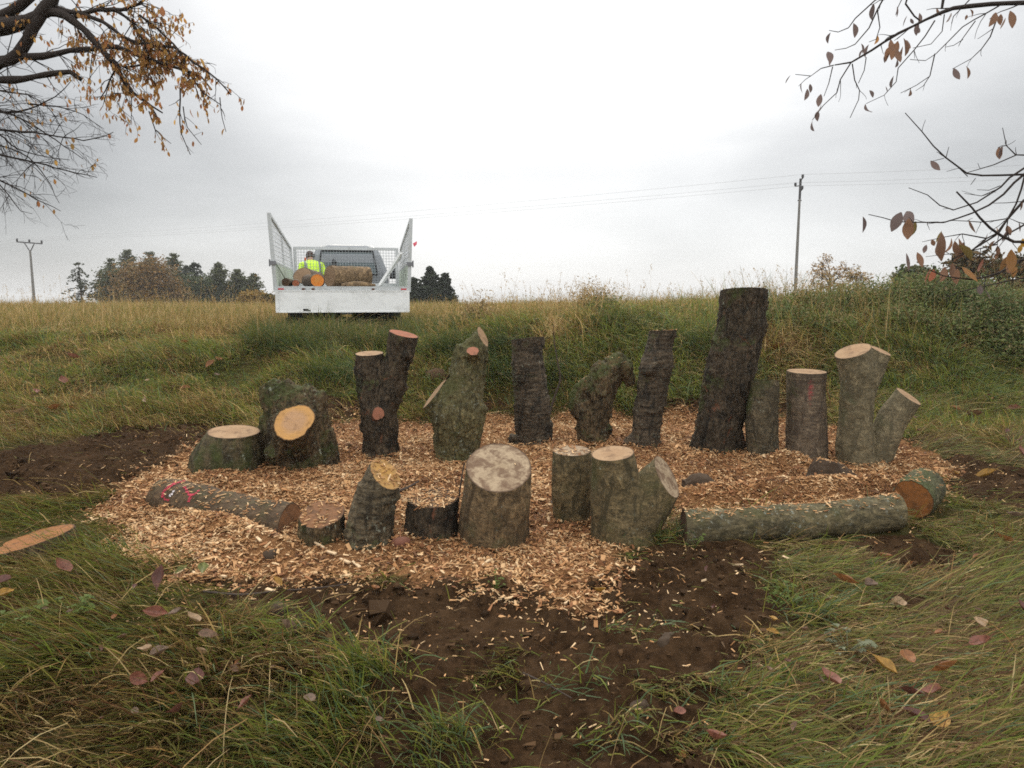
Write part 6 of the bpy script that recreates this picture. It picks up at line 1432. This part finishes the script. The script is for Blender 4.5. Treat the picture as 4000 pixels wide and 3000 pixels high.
# --- right tree: upper bough and near lower boughs with big hanging leaves
D3 = 4.5; c7 = lambda pts: [(1659 + .4 * a, .4 * b) for a, b in pts]
def t3(pts, a, b, n_=0, L_=.2, dp=0, d=D3): return thick(c7(pts), a, b, n_, L_, dp, d)
DL = 4.2
limbs3 = [t3([(1900,60),(1600,20),(1390,12),(1200,22),(1000,50),(860,105),(700,180),(560,270),(450,340),(360,352)], 7, 1.3, 6, .22, 1), t3([(450,340),(390,430),(370,500),(300,570),(240,650)], 1.4, .7, 2, .1), t3([(350,350),(290,370),(230,410),(150,400)], 1.2, .6), t3([(345,360),(330,450),(300,520)], 1.1, .6), t3([(230,410),(200,430),(165,465)], .8, .5),
    t3([(460,345),(470,430),(495,490),(490,540),(440,638)], 1.2, .7, 2, .08), t3([(530,310),(520,380),(490,450)], 1, .7), t3([(620,-20),(580,0),(470,100),(430,150),(380,170),(330,170)], 1.8, .6), t3([(700,-40),(620,0),(590,50),(540,150),(470,240),(420,260),(360,270)], 2, .6, 2, .1), t3([(590,50),(605,150),(580,210),(545,228)], 1.2, .6),
    t3([(1250,30),(1050,150),(905,290),(850,330),(770,325)], 1.6, .6, 3, .12), t3([(905,290),(875,410),(800,460),(720,500)], 1.2, .6, 2, .1), t3([(875,410),(840,465),(795,488)], .9, .5), t3([(1240,90),(1200,200),(1100,320),(1000,370)], 1.4, .6, 2, .1), t3([(1220,150),(1180,180),(1130,210)], .9, .5),
    t3([(950,80),(940,170),(880,235),(780,262)], 1.1, .6), t3([(900,110),(790,270),(700,370),(690,440),(630,510),(530,560)], 1.4, .6, 3, .1), t3([(760,-30),(745,20),(790,85),(820,110)], 2, 1.4), t3([(730,-20),(700,40),(690,80)], 1, .5), t3([(1100,-10),(1050,40),(1000,90),(990,130)], 1.4, .6, 2, .12), t3([(940,-20),(938,55)], 3, 2.4), t3([(1120,110),(1050,215),(1030,250)], 1.1, .5), t3([(1050,215),(1000,250),(960,255)], .9, .5)]
m3 = lambda pts, a, b, n_=0, L_=.2, dp=0: t3(pts, a, b, n_, L_, dp, DL)
limbs3 += [m3([(1700,960),(1390,942),(1250,948),(1070,935),(960,850),(830,712),(738,608)], 3.4, .8, 4, .12), m3([(1600,840),(1390,838),(1340,838),(1220,890),(1070,935)], 2, .8, 2, .1), m3([(1340,838),(1292,785),(1270,690)], 1.3, .6, 5, .05), m3([(1700,780),(1390,905),(1250,1010),(1130,1100),(1000,1140),(860,1062),(758,1010)], 3.2, .7, 4, .12),
    m3([(1700,760),(1390,930),(1280,1050),(1100,1150),(950,1200),(780,1202),(690,1190),(540,1158)], 3.2, .8, 5, .12), m3([(1700,900),(1390,1090),(1300,1180),(1230,1270),(1100,1350),(1000,1400)], 4.5, 1.2, 5, .2, 1), m3([(1020,1035),(1100,1120),(1200,1230),(1330,1305),(1500,1300),(1700,1250)], 1.6, 4.5, 4, .15), m3([(1600,1070),(1390,1085),(1290,1098),(1210,1098)], 1.6, .6, 2, .1),
    m3([(1390,940),(1340,1100),(1250,1250),(1180,1290),(1100,1350)], 2, 1.4, 3, .15), m3([(1700,1280),(1390,1400),(1250,1470),(1100,1512),(950,1480),(850,1440)], 4, 1, 8, .2, 1), m3([(1380,1500),(1200,1540),(1050,1575),(940,1615)], 1.6, .7, 3, .1), m3([(1180,1290),(1050,1262),(960,1282),(830,1305)], 1.6, .6, 3, .1),
    m3([(1240,1320),(1050,1365),(850,1385)], 1.6, .5, 3, .1), m3([(1300,1180),(1150,1200),(1000,1190),(860,1210)], 1.4, .6, 3, .1), m3([(960,855),(975,790)], .9, .5), m3([(950,858),(880,870)], .8, .5), m3([(1080,950),(1030,905),(968,925)], .9, .5), m3([(1120,960),(1090,998)], .8, .5),
    m3([(1240,1020),(1150,1060),(1060,1040)], 1, .5, 2, .1), m3([(1500,1180),(1390,1210),(1300,1260),(1200,1330),(1120,1400)], 2.4, 1, 4, .15), m3([(1250,1000),(1190,1030),(1130,1022)], 1, .5), m3([(1000,1420),(990,1380),(945,1350)], 1, .6)]
RED = (.27, .10, .06); BRN = (.22, .125, .08); ORG = (.36, .18, .065); YLW = (.42, .24, .05); OLB = (.20, .15, .055); PRP = (.17, .125, .115)
ll = []
for (a, b, s, c, d) in ((335,175,58,PRP,D3),(325,275,80,PRP,D3),(345,300,60,PRP,D3),(468,125,80,PRP,D3),(505,235,55,PRP,D3),(542,240,70,PRP,D3),(520,258,55,PRP,D3),(178,448,60,PRP,D3),(213,480,62,PRP,D3),(228,452,52,PRP,D3),(285,508,70,PRP,D3),(292,568,52,PRP,D3),(268,600,60,PRP,D3),(235,652,78,PRP,D3),(122,405,55,PRP,D3),
    (660,215,70,BRN,D3),(680,235,100,BRN,D3),(705,225,110,BRN,D3),(735,205,110,BRN,D3),(755,215,90,BRN,D3),(690,270,85,BRN,D3),(720,250,90,BRN,D3),(650,280,60,PRP,D3),(700,320,60,PRP,D3),(680,410,75,PRP,D3),(640,465,35,PRP,D3),(548,488,50,PRP,D3),(520,570,75,PRP,D3),(1005,365,75,PRP,D3),
    (1235,65,80,BRN,D3),(1255,75,60,BRN,D3),(1305,60,95,BRN,D3),(1280,95,60,BRN,D3),(750,85,60,PRP,D3),(770,100,35,PRP,D3),(820,70,60,PRP,D3),(815,120,70,PRP,D3),(820,150,40,PRP,D3),(1095,50,50,BRN,D3),(1075,80,30,BRN,D3),(990,70,60,PRP,D3),(695,35,55,PRP,D3),
    (515,1170,95,PRP,DL),(720,1145,125,PRP,DL),(745,1140,130,PRP,DL),(760,1180,125,BRN,DL),(798,1195,105,OLB,DL),(712,1150,60,PRP,DL),(878,868,78,PRP,DL),(855,1322,50,PRP,DL),(920,1255,170,BRN,DL),(945,1250,70,OLB,DL),(925,1300,110,BRN,DL),(885,1292,50,BRN,DL),(1000,1290,100,BRN,DL),(1045,1288,140,BRN,DL),(1060,1310,110,BRN,DL),(1030,1320,120,OLB,DL),(1015,1300,90,BRN,DL),
    (760,1365,110,PRP,DL),(800,1365,92,BRN,DL),(878,1450,90,RED,DL),(895,1455,80,RED,DL),(960,1440,95,BRN,DL),(990,1420,80,BRN,DL),(1060,1430,130,ORG,DL),(1020,1450,100,BRN,DL),(1168,1400,85,RED,DL),(1305,1350,130,ORG,DL),(1290,1385,95,ORG,DL),(1320,1380,80,OLB,DL),(1375,1285,60,YLW,DL),(1368,1320,50,YLW,DL),(1225,1300,60,BRN,DL),(1205,1320,40,OLB,DL),(1370,1090,50,BRN,DL),(1150,1430,60,BRN,DL),(1240,1360,50,BRN,DL),(1340,1440,70,ORG,DL)):
    u, v = c7([(a, b)])[0]; ll.append((P(u, v, d + random.uniform(-.12, .12)), s * .36 * d / FPX, c))
tree_over('overhanging_tree', 'tree reaching in from the right with purplish and brown hanging leaves on thin boughs', [(*P(2520, 1400, 4.4)[:2], float(hgt(P(2520, 700, 4.4).x, 4.4)) - .3, .19), (*P(2520, 800, 4.4), .17), (*P(2510, 380, 4.4), .14), (*P(2480, 60, 4.5), .10), (*P(2400, -200, 4.6), .07)],
    limbs3 + [(px([(2500,500),(2420,400),(2340,310)], 4.3), .06, .03, 3, .3, 1), (px([(2505,600),(2420,560),(2330,500)], 4.3), .05, .025, 3, .3, 1), (px([(2490,120),(2440,60),(2400,24)], 4.5), .05, .03, 0, .3, 1)], dict(droop=-.05, branch=.25, tilt=-.1), ll, [BRN, PRP, ORG], lambda p: .05, 21, .075)

# ================================================================ 0.0007: the damp air the far trees fade in
hz = MB(); hz.box(-2650, 2650, -330, 4300, -75, 10.8); m = begin('damp_air')
v_ = N('ShaderNodeVolumePrincipled'); v_.inputs['Color'].default_value = (.92, .94, .96, 1); v_.inputs['Density'].default_value = 0.0007; v_.inputs['Anisotropy'].default_value = 0.3
ou = N('ShaderNodeOutputMaterial'); nt.links.new(v_.outputs[0], ou.inputs['Volume'])
tag(hz.build('haze', m), 'thin damp haze lying over the whole field', 'haze', kind='stuff')
